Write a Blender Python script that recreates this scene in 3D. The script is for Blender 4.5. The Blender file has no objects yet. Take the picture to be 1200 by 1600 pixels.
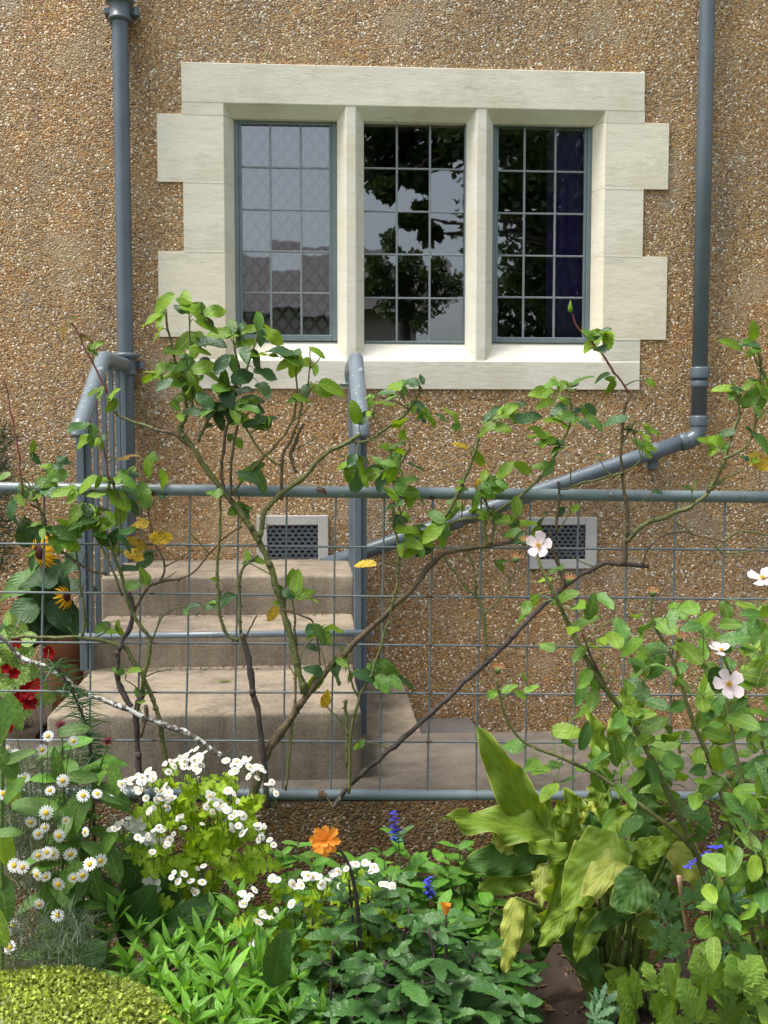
import bpy, bmesh, math, random
from mathutils import Vector, Matrix, Euler, noise
R = math.radians
random.seed(11)
rnd = random.random
def U(a, b): return a + (b - a) * rnd()
SC = bpy.context.scene
COL = SC.collection

# ------------------------------------------------------------------ camera, sky, sun, exposure
CAM = Vector((0.0, -5.0, 1.55)); FPX = 1667.0
CROT = Euler((R(90 - 3.95), 0, R(-3.77)), 'XYZ')
cam_d = bpy.data.cameras.new('camera'); cam = bpy.data.objects.new('camera', cam_d); COL.objects.link(cam)
cam.location = CAM; cam.rotation_euler = CROT
cam_d.sensor_fit = 'VERTICAL'; cam_d.sensor_height = 24.0; cam_d.sensor_width = 18.0
cam_d.lens = 24.0 * FPX / 1600.0
cam_d.clip_start = 0.05; cam_d.clip_end = 500
SC.camera = cam

TO_SUN = Vector((-0.42, -0.12, 1.0)).normalized()
w = bpy.data.worlds.new('World'); SC.world = w; w.use_nodes = True
wn = w.node_tree; bg = wn.nodes['Background']
sky = wn.nodes.new('ShaderNodeTexSky'); sky.sky_type = 'NISHITA'; sky.sun_disc = False
sky.sun_elevation = math.asin(TO_SUN.z); sky.sun_rotation = math.atan2(TO_SUN.x, TO_SUN.y)
sky.air_density = 1.0; sky.dust_density = 4.0; sky.ozone_density = 1.0
hs = wn.nodes.new('ShaderNodeHueSaturation'); hs.inputs['Saturation'].default_value = 0.45   # thin overcast: a greyer sky
wn.links.new(sky.outputs[0], hs.inputs['Color']); wn.links.new(hs.outputs[0], bg.inputs[0])
bg.inputs[1].default_value = 0.15
sl = bpy.data.lights.new('sun', 'SUN'); so = bpy.data.objects.new('sun', sl); COL.objects.link(so)
sl.energy = 2.1; sl.angle = R(20); sl.color = (1.0, 0.965, 0.90)
so.rotation_euler = (-TO_SUN).to_track_quat('-Z', 'Y').to_euler(); so.location = (-6, -8, 12)
vs = SC.view_settings; vs.view_transform = 'Standard'; vs.look = 'None'; vs.exposure = 1.02; vs.gamma = 1.0
vs.use_curve_mapping = False
SC.cycles.max_bounces = 8; SC.cycles.transparent_max_bounces = 16
SC.cycles.use_denoising = True

# ------------------------------------------------------------------ photograph measurements -> places
CM = CROT.to_matrix()
def ray(px, py): return CM @ Vector(((px - 600) / FPX, -(py - 800) / FPX, -1))
def P(px, py, y=0.0):
    d = ray(px, py); return CAM + d * ((y - CAM.y) / d.y)
def PF(px, py, off=0.0):                       # on the (slightly skewed) fence plane, off metres in front of it
    d = ray(px, py)                            # y = -1.85 - 0.036 x - off
    t = (-1.85 - off - CAM.y - 0.036 * CAM.x) / (d.y + 0.036 * d.x)
    return CAM + d * t
def PZ(px, py, z):
    d = ray(px, py); return CAM + d * ((z - CAM.z) / d.z)
def RP(px, py, yy, yg=0.09):                   # a place seen mirrored in the window glass
    d = ray(px, py); g = CAM + d * ((yg - CAM.y) / d.y); m = Vector((d.x, -d.y, d.z))
    return g + m * ((yy - yg) / m.y)

# ------------------------------------------------------------------ object helpers
WO = {}
def tag(o, label=None, cat=None, group=None, kind=None):
    if label: o['label'] = label
    if cat: o['category'] = cat
    if group: o['group'] = group
    if kind: o['kind'] = kind
    return o
def thing(name, label, cat, loc, group=None):
    o = bpy.data.objects.new(name, None); COL.objects.link(o); o.empty_display_size = 0.05
    o.location = loc; WO[o] = Vector(loc)
    return tag(o, label, cat, group)
def mesh_of(name, geo, mat, smooth=False):
    v, f = geo[0], geo[1]
    m = bpy.data.meshes.new(name); m.from_pydata([tuple(p) for p in v], [], f); 
    if len(geo) > 2 and geo[2]:
        uv = m.uv_layers.new(name='UVMap'); uvs = geo[2]
        for l in m.loops: uv.data[l.index].uv = uvs[l.vertex_index]
    m.materials.append(mat)
    if smooth: m.shade_smooth()
    m.update(); return m
def add(name, geo, mat, parent=None, smooth=False, kind=None):
    v = [Vector(p) for p in geo[0]]
    lo = Vector((min(p.x for p in v), min(p.y for p in v), min(p.z for p in v)))
    hi = Vector((max(p.x for p in v), max(p.y for p in v), max(p.z for p in v)))
    c = Vector(((lo.x + hi.x) / 2, (lo.y + hi.y) / 2, lo.z))
    m = mesh_of(name, ([p - c for p in v], geo[1]) + tuple(geo[2:]), mat, smooth)
    o = bpy.data.objects.new(name, m); COL.objects.link(o); WO[o] = c
    o.location = c
    if parent: o.parent = parent; o.location = c - WO[parent]
    if kind: o['kind'] = kind
    return o
def inst(name, mesh, M, parent):
    o = bpy.data.objects.new(name, mesh); COL.objects.link(o)
    o.parent = parent; o.matrix_local = Matrix.Translation(-WO[parent]) @ M
    return o
def sub(name, mesh, parent_part):              # sub-part in its part's own coordinates
    o = bpy.data.objects.new(name, mesh); COL.objects.link(o); o.parent = parent_part; return o

# ------------------------------------------------------------------ geometry helpers
def join(*gs):
    V, F, UVS = [], [], []
    hasuv = all(len(g) > 2 and g[2] for g in gs)
    for g in gs:
        k = len(V); V += list(g[0]); F += [tuple(i + k for i in f) for f in g[1]]
        if hasuv: UVS += list(g[2])
    return (V, F, UVS) if hasuv else (V, F)
def from_bm(bm):
    bm.verts.index_update()
    g = ([v.co.copy() for v in bm.verts], [tuple(v.index for v in f.verts) for f in bm.faces]); bm.free(); return g
def prism(poly, axis, a, b, bev=0.0, seg=1):
    """closed outline extruded along an axis ('x': poly=(y,z), 'y': poly=(x,z), 'z': poly=(x,y))"""
    def mk(p, t):
        return Vector((t, p[0], p[1])) if axis == 'x' else Vector((p[0], t, p[1])) if axis == 'y' else Vector((p[0], p[1], t))
    bm = bmesh.new()
    A = [bm.verts.new(mk(p, a)) for p in poly]; B = [bm.verts.new(mk(p, b)) for p in poly]
    n = len(poly)
    bm.faces.new(A); bm.faces.new(B[::-1])
    for i in range(n): bm.faces.new((A[i], B[i], B[(i + 1) % n], A[(i + 1) % n]))
    bmesh.ops.recalc_face_normals(bm, faces=bm.faces)
    if bev: bmesh.ops.bevel(bm, geom=list(bm.edges), offset=bev, segments=seg, affect='EDGES', profile=0.5)
    return from_bm(bm)
def box(x0, x1, y0, y1, z0, z1, bev=0.0, seg=1):
    return prism([(x0, y0), (x1, y0), (x1, y1), (x0, y1)], 'z', z0, z1, bev, seg)
def rough_box(x0, x1, y0, y1, z0, z1, bev, amp, step, seed=0):
    bm = bmesh.new()
    v, f = box(x0, x1, y0, y1, z0, z1, bev, 3)
    vs_ = [bm.verts.new(p) for p in v]
    for q in f: bm.faces.new([vs_[i] for i in q])
    for _ in range(6):
        es = [e for e in bm.edges if e.calc_length() > step]
        if not es: break
        bmesh.ops.subdivide_edges(bm, edges=es, cuts=1, use_grid_fill=True)
    bmesh.ops.triangulate(bm, faces=[q for q in bm.faces if len(q.verts) > 4])
    for vv in bm.verts:
        p = vv.co * 24 + Vector((seed, 0, 0)); vv.co += Vector((noise.noise(p), noise.noise(p + Vector((31, 0, 0))), noise.noise(p + Vector((0, 57, 0))))) * amp
    return from_bm(bm)
def smooth_path(pts, k=4):
    pts = [Vector(p) for p in pts]
    if len(pts) < 3: 
        return [pts[0].lerp(pts[-1], i / k) for i in range(k + 1)]
    out = []
    for i in range(len(pts) - 1):
        p0 = pts[max(i - 1, 0)]; p1 = pts[i]; p2 = pts[i + 1]; p3 = pts[min(i + 2, len(pts) - 1)]
        for j in range(k):
            t = j / k
            out.append(0.5 * ((2 * p1) + (p2 - p0) * t + (2 * p0 - 5 * p1 + 4 * p2 - p3) * t * t + (3 * p1 - p0 - 3 * p2 + p3) * t ** 3))
    out.append(pts[-1]); return out
def tube(pts, rad, n=8, caps=True, wob=0.0):
    V, F = [], []; L = len(pts)
    if not hasattr(rad, '__len__'): rad = [rad] * L
    if len(rad) == 2 and L != 2: rad = [rad[0] + (rad[1] - rad[0]) * i / (L - 1) for i in range(L)]
    up = None
    for i in range(L):
        t = (pts[min(i + 1, L - 1)] - pts[max(i - 1, 0)]).normalized()
        if up is None:
            up = Vector((0, 0, 1)) if abs(t.z) < 0.9 else Vector((0, 1, 0))
        u = (up - t * up.dot(t)).normalized(); up = u; s = t.cross(u)
        r = rad[i] * (1 + (wob * noise.noise(pts[i] * 40) if wob else 0))
        for j in range(n):
            a = 2 * math.pi * j / n; V.append(pts[i] + (u * math.cos(a) + s * math.sin(a)) * r)
    for i in range(L - 1):
        for j in range(n):
            F.append((i * n + j, i * n + (j + 1) % n, (i + 1) * n + (j + 1) % n, (i + 1) * n + j))
    if caps: F += [tuple(range(n))[::-1], tuple(range((L - 1) * n, L * n))]
    return V, F
def lathe(prof, n=20, c=Vector((0, 0, 0))):
    V, F = [], []
    for r, z in prof:
        for j in range(n):
            a = 2 * math.pi * j / n; V.append(Vector((c.x + r * math.cos(a), c.y + r * math.sin(a), c.z + z)))
    for i in range(len(prof) - 1):
        for j in range(n): F.append((i * n + j, i * n + (j + 1) % n, (i + 1) * n + (j + 1) % n, (i + 1) * n + j))
    F += [tuple(range(n))[::-1], tuple(range((len(prof) - 1) * n, len(prof) * n))]
    return V, F
def ring_along(p, t, r0, r1, length, n=16):     # a collar: short thick sleeve with rounded rims around a pipe
    t = t.normalized(); e = length / 2
    pts = [p - t * e, p - t * e * 0.98, p - t * e * 0.72, p + t * e * 0.72, p + t * e * 0.98, p + t * e]
    return tube(pts, [r0, r1 * 0.97, r1, r1, r1 * 0.97, r0], n)

# ------------------------------------------------------------------ materials
MATS = {}
def nodes(name, rough=0.7):
    m = bpy.data.materials.new(name); m.use_nodes = True; nt = m.node_tree
    b = nt.nodes['Principled BSDF']; b.inputs['Roughness'].default_value = rough
    MATS[name] = m; return m, nt, b
def N(nt, t, **kw):
    n = nt.nodes.new('ShaderNode' + t)
    for k, v in kw.items():
        if k.startswith('i_'):
            key = k[2:].replace('_', ' '); n.inputs[int(key) if key.isdigit() else key].default_value = v
        else: setattr(n, k, v)
    return n
def ramp(nt, stops, src=None, interp='LINEAR'):
    r = nt.nodes.new('ShaderNodeValToRGB'); r.color_ramp.interpolation = interp
    e = r.color_ramp.elements
    while len(e) < len(stops): e.new(0.5)
    for q, (p, c) in zip(e, stops):
        q.position = p; q.color = (c[0], c[1], c[2], 1) if hasattr(c, '__len__') else (c, c, c, 1)
    if src is not None: nt.links.new(src, r.inputs[0])
    return r
def mixc(nt, fac, a, b, mode='MIX'):
    m = nt.nodes.new('ShaderNodeMix'); m.data_type = 'RGBA'; m.blend_type = mode
    for s, v in ((0, fac), (6, a), (7, b)):
        if hasattr(v, 'type') or hasattr(v, 'is_linked'): nt.links.new(v, m.inputs[s])
        else: m.inputs[s].default_value = v if s == 0 else (v[0], v[1], v[2], 1)
    return m.outputs[2]
def coords(nt, obj=True): return nt.nodes.new('ShaderNodeTexCoord').outputs['Object']
def noisef(nt, co, scale, detail=4, rough=0.55):
    n = N(nt, 'TexNoise'); n.inputs['Scale'].default_value = scale; n.inputs['Detail'].default_value = detail; n.inputs['Roughness'].default_value = rough
    nt.links.new(co, n.inputs['Vector']); return n.outputs[0]
def bump(nt, b, h, strength, dist, prev=None):
    k = N(nt, 'Bump'); k.inputs['Strength'].default_value = strength; k.inputs['Distance'].default_value = dist
    nt.links.new(h, k.inputs['Height'])
    if prev: nt.links.new(prev, k.inputs['Normal'])
    nt.links.new(k.outputs[0], b.inputs['Normal']); return k.outputs[0]

def mat_pebble(name, tint=(1, 1, 1)):
    m, nt, b = nodes(name, 0.75); co = coords(nt)
    dn = N(nt, 'TexNoise'); dn.inputs['Scale'].default_value = 60; nt.links.new(co, dn.inputs['Vector'])
    vm = N(nt, 'VectorMath', operation='MULTIPLY_ADD'); vm.inputs[1].default_value = (0.012,) * 3
    nt.links.new(dn.outputs['Color'], vm.inputs[0]); nt.links.new(co, vm.inputs[2]); wc = vm.outputs[0]
    vo = N(nt, 'TexVoronoi'); vo.inputs['Scale'].default_value = 132; vo.inputs['Randomness'].default_value = 1; nt.links.new(wc, vo.inputs['Vector'])
    sep = N(nt, 'SeparateColor'); nt.links.new(vo.outputs['Color'], sep.inputs[0])
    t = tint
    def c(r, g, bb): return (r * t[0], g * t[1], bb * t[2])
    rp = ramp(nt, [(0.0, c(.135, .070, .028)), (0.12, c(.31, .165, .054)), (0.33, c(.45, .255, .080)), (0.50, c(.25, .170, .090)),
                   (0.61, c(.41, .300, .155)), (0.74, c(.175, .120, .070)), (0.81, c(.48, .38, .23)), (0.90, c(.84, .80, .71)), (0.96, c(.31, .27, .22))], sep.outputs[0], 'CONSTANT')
    # mortar and weathering patches: pale grey render showing where stones have come away
    big = noisef(nt, co, 2.3, 5, 0.62); fine = noisef(nt, co, 30, 3)
    ad = N(nt, 'Math', operation='MULTIPLY_ADD'); ad.inputs[1].default_value = 0.22; nt.links.new(fine, ad.inputs[0]); nt.links.new(big, ad.inputs[2])
    pm = ramp(nt, [(0.665, 0.0), (0.75, 0.60)], ad.outputs[0])
    c1 = mixc(nt, pm.outputs[0], rp.outputs[0], c(.36, .315, .235))
    tonal = ramp(nt, [(0.28, (0.70, 0.73, 0.80)), (0.48, (1, 1, 1)), (0.70, (1.28, 1.10, 0.86))], noisef(nt, co, 1.1, 4, 0.6))
    c2 = mixc(nt, 1.0, c1, tonal.outputs[0], 'MULTIPLY')
    mpw = N(nt, 'Mapping'); mpw.inputs['Scale'].default_value = (3.2, 3.2, 0.35); nt.links.new(co, mpw.inputs[0])   # rain streaks
    stk = ramp(nt, [(0.34, (.82, .83, .85)), (0.52, (1, 1, 1)), (0.75, (1.08, 1.06, 1.02))], noisef(nt, mpw.outputs[0], 1.7, 6, 0.68))
    c2 = mixc(nt, 1.0, c2, stk.outputs[0], 'MULTIPLY')
    # gaps between the stones are grime and shadowless mortar
    gp = ramp(nt, [(0.38, 0.0), (0.75, 0.55)], vo.outputs['Distance'])
    c3 = mixc(nt, gp.outputs[0], c2, c(.215, .16, .098))
    nt.links.new(c3, b.inputs['Base Color'])
    inv = N(nt, 'Math', operation='MULTIPLY_ADD'); inv.inputs[1].default_value = -1; inv.inputs[2].default_value = 1; nt.links.new(vo.outputs['Distance'], inv.inputs[0])
    rs = N(nt, 'Math', operation='MULTIPLY_ADD'); rs.inputs[1].default_value = 0.6; nt.links.new(sep.outputs[1], rs.inputs[0]); nt.links.new(inv.outputs[0], rs.inputs[2])
    pr = bump(nt, b, rs.outputs[0], 0.8, 0.0055)
    rr = N(nt, 'MapRange'); rr.inputs[3].default_value = 0.35; rr.inputs[4].default_value = 0.85; nt.links.new(sep.outputs[2], rr.inputs[0]); nt.links.new(rr.outputs[0], b.inputs['Roughness'])
    return m
def mat_stone(name, base, dark):
    m, nt, b = nodes(name, 0.85); co = coords(nt)
    mp = N(nt, 'Mapping'); mp.inputs['Scale'].default_value = (1.2, 1.2, 4.0); nt.links.new(co, mp.inputs[0])
    a = ramp(nt, [(0.36, base), (0.60, tuple(x * .93 for x in base)), (0.8, dark)], noisef(nt, mp.outputs[0], 2.4, 6, 0.6))
    st = ramp(nt, [(0.47, 0.0), (0.72, 0.75)], noisef(nt, co, 3.4, 7, 0.7))
    c1 = mixc(nt, st.outputs[0], a.outputs[0], tuple(x * y for x, y in zip(base, (.74, .70, .60))))
    rnd_ = N(nt, 'ObjectInfo'); rv = ramp(nt, [(0, (.92, .93, .97)), (.5, (1, 1, 1)), (1, (1.03, .98, .88))], rnd_.outputs['Random'])
    c2 = mixc(nt, 1.0, c1, rv.outputs[0], 'MULTIPLY')
    # grey-black weather streaks and lichen dots
    mp2 = N(nt, 'Mapping'); mp2.inputs['Scale'].default_value = (2.0, 2.0, 11.0); mp2.inputs['Location'].default_value = (3, 1, 2); nt.links.new(co, mp2.inputs[0])
    sk = ramp(nt, [(0.57, 0.0), (0.70, 0.6)], noisef(nt, mp2.outputs[0], 3.0, 8, 0.72))
    c2 = mixc(nt, sk.outputs[0], c2, tuple(x * .55 for x in base))
    sp = ramp(nt, [(0.66, 0.0), (0.72, 0.55)], noisef(nt, co, 75, 3, 0.6))
    c3 = mixc(nt, sp.outputs[0], c2, tuple(x * .62 for x in base))
    nt.links.new(c3, b.inputs['Base Color'])
    pr = bump(nt, b, noisef(nt, co, 90, 4, 0.7), 0.4, 0.002); bump(nt, b, noisef(nt, mp.outputs[0], 9, 6, 0.7), 0.4, 0.005, pr); return m
def mat_concrete(name, base, dark, stain):
    m, nt, b = nodes(name, 0.88); co = coords(nt)
    a = ramp(nt, [(0.35, dark), (0.55, base), (0.75, tuple(x * 1.12 for x in base))], noisef(nt, co, 4.5, 7, 0.68))
    s = ramp(nt, [(0.56, 0.0), (0.70, 0.7)], noisef(nt, co, 1.9, 5, 0.7))
    c1 = mixc(nt, s.outputs[0], a.outputs[0], stain)
    mpz = N(nt, 'Mapping'); mpz.inputs['Scale'].default_value = (7.0, 7.0, 0.9); nt.links.new(co, mpz.inputs[0])
    zz = ramp(nt, [(0.47, 0.0), (0.66, 0.75)], noisef(nt, mpz.outputs[0], 1.6, 6, 0.7)); c1 = mixc(nt, zz.outputs[0], c1, tuple(x * .62 for x in dark))
    g = ramp(nt, [(0.30, (.66, .64, .62)), (0.55, (1, 1, 1))], noisef(nt, co, 150, 4, 0.65))
    nt.links.new(mixc(nt, 1.0, c1, g.outputs[0], 'MULTIPLY'), b.inputs['Base Color'])
    pr = bump(nt, b, noisef(nt, co, 140, 4), 0.35, 0.003); bump(nt, b, noisef(nt, co, 11, 5), 0.5, 0.012, pr); return m
def mat_paint(name, base, rust=0.0, rough=0.38, chips=(.5, .53, .55), chipt=0.70):
    m, nt, b = nodes(name, rough); co = coords(nt)
    v = ramp(nt, [(0.3, tuple(x * .82 for x in base)), (0.7, tuple(x * 1.12 for x in base))], noisef(nt, co, 7, 5, 0.6))
    ch = ramp(nt, [(chipt, 0.0), (chipt + 0.05, 0.75)], noisef(nt, co, 38, 5, 0.65))
    c = mixc(nt, ch.outputs[0], v.outputs[0], chips)
    if rust:
        rs = ramp(nt, [(0.64 - rust, 0.0), (0.68 - rust, 1.0)], noisef(nt, co, 13, 6, 0.72))
        rc = ramp(nt, [(0.3, (.05, .022, .014)), (0.7, (.17, .075, .04))], noisef(nt, co, 70, 3))
        c = mixc(nt, rs.outputs[0], c, rc.outputs[0])
        rr = N(nt, 'MapRange'); rr.inputs[3].default_value = rough; rr.inputs[4].default_value = 0.9
        nt.links.new(rs.outputs[0], rr.inputs[0]); nt.links.new(rr.outputs[0], b.inputs['Roughness'])
    nt.links.new(c, b.inputs['Base Color']); bump(nt, b, noisef(nt, co, 45, 4), 0.25, 0.003); return m
def mat_plain(name, base, rough=0.6, var=0.25, scale=20, island=False, spec=0.5):
    m, nt, b = nodes(name, rough); co = coords(nt)
    src = noisef(nt, co, scale, 4)
    if island: src = N(nt, 'NewGeometry').outputs['Random Per Island']
    v = ramp(nt, [(0.1, tuple(x * (1 - var) for x in base)), (0.9, tuple(x * (1 + var) for x in base))], src)
    nt.links.new(v.outputs[0], b.inputs['Base Color']); b.inputs['Specular IOR Level'].default_value = spec
    bump(nt, b, noisef(nt, co, scale * 2.5, 4), 0.3, 0.004); return m
def mat_leaf(name, base, vs_=.16, vein=None, trans=None, rough=0.42, var=0.30, mix=0.34, edge=None, spot=None, island=False, veink=16.0, blot=0.0):
    m, nt, b = nodes(name, rough)
    tc = N(nt, 'TexCoord'); sx = N(nt, 'SeparateXYZ'); nt.links.new(tc.outputs['UV'], sx.inputs[0])
    oi = N(nt, 'NewGeometry').outputs['Random Per Island'] if island else N(nt, 'ObjectInfo').outputs['Random']
    hi = (base[0] * (1 + var * 1.25), base[1] * (1 + var), base[2] * (1 + var * .5)); lo = tuple(x * (1 - var * 1.1) for x in base)
    rc = ramp(nt, [(0.0, lo), (0.5, base), (1.0, hi)], oi)
    col = rc.outputs[0]
    au = N(nt, 'Math', operation='ABSOLUTE'); su = N(nt, 'Math', operation='SUBTRACT'); su.inputs[1].default_value = 0.5
    nt.links.new(sx.outputs[0], su.inputs[0]); nt.links.new(su.outputs[0], au.inputs[0]); A = au.outputs[0]
    wv = None
    if not island:
        # midrib and side veins
        k1 = N(nt, 'Math', operation='MULTIPLY_ADD'); k1.inputs[1].default_value = -1.1; nt.links.new(A, k1.inputs[0]); nt.links.new(sx.outputs[1], k1.inputs[2])
        k2 = N(nt, 'Math', operation='MULTIPLY'); k2.inputs[1].default_value = veink * 3.14; nt.links.new(k1.outputs[0], k2.inputs[0])
        k3 = N(nt, 'Math', operation='SINE'); nt.links.new(k2.outputs[0], k3.inputs[0])
        sv = ramp(nt, [(0.80, 0.0), (0.99, vs_)], None); mr = N(nt, 'MapRange'); mr.inputs[1].default_value = -1; nt.links.new(k3.outputs[0], mr.inputs[0]); nt.links.new(mr.outputs[0], sv.inputs[0])
        mb = ramp(nt, [(0.010, 0.75), (0.035, 0.0)], A)
        mx = N(nt, 'Math', operation='MAXIMUM'); nt.links.new(sv.outputs[0], mx.inputs[0]); nt.links.new(mb.outputs[0], mx.inputs[1])
        vc = vein or (base[0] * 1.9, base[1] * 1.6, base[2] * 1.5)
        col = mixc(nt, mx.outputs[0], col, vc); wv = mr.outputs[0]
    if edge:
        ed = ramp(nt, [(0.455, 0.0), (0.497, 0.85)], A); col = mixc(nt, ed.outputs[0], col, edge)
    if spot:
        sp = ramp(nt, [(spot[1] - .05, 0.0), (spot[1] + .05, 0.9)], noisef(nt, tc.outputs['Object'], spot[2], 4, 0.6)); col = mixc(nt, sp.outputs[0], col, spot[0])
    bl = ramp(nt, [(0.3, (.80, .82, .80)), (0.7, (1.15, 1.12, 1.05))], noisef(nt, tc.outputs['Object'], 2.2 if not island else 12, 3))
    col = mixc(nt, 1.0, col, bl.outputs[0], 'MULTIPLY')
    nt.links.new(col, b.inputs['Base Color']); b.inputs['Specular IOR Level'].default_value = 0.34
    lb_ = noisef(nt, tc.outputs['Object'], 7.0 if not island else 60, 3)
    pb = bump(nt, b, lb_, 0.2, 0.03 if not island else .004)
    if wv: bump(nt, b, wv, 0.16, 0.012, pb)
    tr = N(nt, 'BsdfTranslucent'); g = trans or (1.5, 1.35, 0.55)
    tcx = mixc(nt, 1.0, col, g, 'MULTIPLY'); nt.links.new(tcx, tr.inputs[0])
    ms = N(nt, 'MixShader'); ms.inputs[0].default_value = mix
    nt.links.new(b.outputs[0], ms.inputs[1]); nt.links.new(tr.outputs[0], ms.inputs[2])
    nt.links.new(ms.outputs[0], nt.nodes['Material Output'].inputs[0]); return m
def mat_petal(name, base, mix=0.3, var=0.08, rough=0.55):
    m, nt, b = nodes(name, rough); b.inputs['Specular IOR Level'].default_value = .12; oi = N(nt, 'ObjectInfo').outputs['Random']
    c = ramp(nt, [(0, tuple(x * (1 - var) for x in base)), (1, tuple(min(1, x * (1 + var)) for x in base))], oi).outputs[0]
    nt.links.new(c, b.inputs['Base Color']); tr = N(nt, 'BsdfTranslucent'); nt.links.new(c, tr.inputs[0])
    ms = N(nt, 'MixShader'); ms.inputs[0].default_value = mix
    nt.links.new(b.outputs[0], ms.inputs[1]); nt.links.new(tr.outputs[0], ms.inputs[2]); nt.links.new(ms.outputs[0], nt.nodes['Material Output'].inputs[0]); return m
def mat_bark(name, a, c, lich=None, lt=0.6, scale=30):
    m, nt, b = nodes(name, 0.7); co = coords(nt)
    v = ramp(nt, [(0.3, a), (0.7, c)], noisef(nt, co, scale, 5, 0.6)).outputs[0]
    dk = ramp(nt, [(0.30, (.45, .42, .40)), (0.50, (1, 1, 1)), (0.72, (1.25, 1.2, 1.1))], noisef(nt, co, scale * 4.5, 4, 0.65)); v = mixc(nt, 1.0, v, dk.outputs[0], 'MULTIPLY')
    if lich:
        l = ramp(nt, [(lt, 0.0), (lt + .04, 0.95)], noisef(nt, co, 55, 4, 0.6)); v = mixc(nt, l.outputs[0], v, lich)
    nt.links.new(v, b.inputs['Base Color']); bump(nt, b, noisef(nt, co, 160, 4), 0.6, 0.004); return m
def mat_glass():
    m, nt, b = nodes('window_glass', 0.02)
    nt.nodes.remove(b)
    co = coords(nt)
    gl = N(nt, 'BsdfGlossy'); gl.inputs['Roughness'].default_value = 0.012; gl.inputs['Color'].default_value = (.95, .98, 1, 1)
    tr = N(nt, 'BsdfTransparent'); tr.inputs[0].default_value = (.86, .9, .9, 1)
    fr = N(nt, 'Fresnel'); fr.inputs[0].default_value = 2.8
    bp = N(nt, 'Bump'); bp.inputs['Strength'].default_value = 0.05; bp.inputs['Distance'].default_value = 0.004
    oi = N(nt, 'ObjectInfo'); ofs = N(nt, 'VectorMath', operation='ADD'); cmb = N(nt, 'CombineXYZ')
    mm = N(nt, 'Math', operation='MULTIPLY'); mm.inputs[1].default_value = 40; nt.links.new(oi.outputs['Random'], mm.inputs[0]); nt.links.new(mm.outputs[0], cmb.inputs[0])
    nt.links.new(co, ofs.inputs[0]); nt.links.new(cmb.outputs[0], ofs.inputs[1])
    nt.links.new(noisef(nt, ofs.outputs[0], 9, 1.5), bp.inputs['Height']); nt.links.new(bp.outputs[0], gl.inputs['Normal'])
    ms = N(nt, 'MixShader'); nt.links.new(fr.outputs[0], ms.inputs[0]); nt.links.new(tr.outputs[0], ms.inputs[1]); nt.links.new(gl.outputs[0], ms.inputs[2])
    nt.links.new(ms.outputs[0], nt.nodes['Material Output'].inputs[0]); MATS['window_glass'] = m; return m

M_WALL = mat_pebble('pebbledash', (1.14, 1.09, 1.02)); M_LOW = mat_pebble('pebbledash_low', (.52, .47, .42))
M_STONE = mat_stone('limestone', (.78, .735, .60), (.66, .61, .48))
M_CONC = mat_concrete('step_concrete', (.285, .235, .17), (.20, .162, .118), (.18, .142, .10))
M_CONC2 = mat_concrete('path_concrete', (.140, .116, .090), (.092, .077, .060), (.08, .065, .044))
M_VENT = mat_plain('vent_stone', (.44, .43, .40), 0.85, 0.12, 25)
M_PIPE = mat_paint('pipe_paint', (.108, .135, .158), 0.0, 0.34, (.17, .20, .22), 0.68)
M_RAIL = mat_paint('railing_paint', (.145, .18, .205), 0.0, 0.30, (.46, .49, .50), 0.61)  # pale flecks: worn paint, plus wet highlights painted into the colour
M_POST = mat_paint('post_paint', (.115, .145, .17), 0.0, 0.42, (.22, .25, .27), 0.72)
M_FRAIL = mat_paint('fence_rail_paint', (.16, .205, .22), 0.035, 0.33, (.42, .46, .47), 0.66)
M_WIRE = mat_paint('galvanised_wire', (.165, .195, .205), 0.03, 0.5, (.4, .43, .44), 0.66)
M_CASE = mat_paint('casement_paint', (.15, .195, .205), 0.0, 0.45, (.3, .33, .33), 0.70)
M_LEAD = mat_plain('lead_came', (.22, .25, .26), 0.55, 0.25, 40)
M_GLASS = mat_glass()
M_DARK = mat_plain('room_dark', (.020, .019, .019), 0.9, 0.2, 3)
M_LATT = mat_plain('lattice_grey', (.02, .022, .03), 0.6, 0.1, 30)
M_NET = mat_plain('blind_grey', (.88, .90, .97), 0.9, 0.15, 6)
M_CURT = mat_plain('curtain_purple', (.32, .20, .80), 0.9, 0.25, 12)
M_IRON = mat_plain('black_iron', (.02, .02, .024), 0.45, 0.3, 40)
M_SLATE = mat_plain('slate', (.105, .095, .088), 0.8, 0.25, 14)
M_SOIL = mat_plain('soil', (.040, .026, .017), 0.95, 0.55, 22)
M_CHIP = mat_plain('bark_chip', (.11, .062, .035), 0.9, 0.7, 30, island=True)
M_TERRA = mat_stone('terracotta', (.36, .135, .075), (.30, .17, .12))
M_CANEG = mat_bark('cane_green', (.075, .095, .022), (.165, .165, .055))
M_CANEB = mat_bark('cane_brown', (.060, .038, .024), (.155, .115, .055))
M_CANED = mat_bark('cane_dark', (.035, .025, .024), (.10, .075, .065), (.30, .30, .28), 0.68)
M_CANEL = mat_bark('cane_lichen', (.07, .055, .045), (.16, .14, .12), (.62, .63, .58), 0.50)
M_CANER = mat_bark('cane_red', (.17, .028, .030), (.22, .065, .035))
M_STEMG = mat_bark('stem_green', (.07, .13, .025), (.13, .20, .045))
M_STEMD = mat_bark('stem_dark', (.022, .014, .014), (.05, .03, .025))
M_PETIOLE = mat_bark('petiole', (.085, .15, .022), (.17, .24, .05), None, .6, 9)
M_BAMBOO = mat_bark('bamboo_cane', (.22, .13, .075), (.36, .23, .14))

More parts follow.
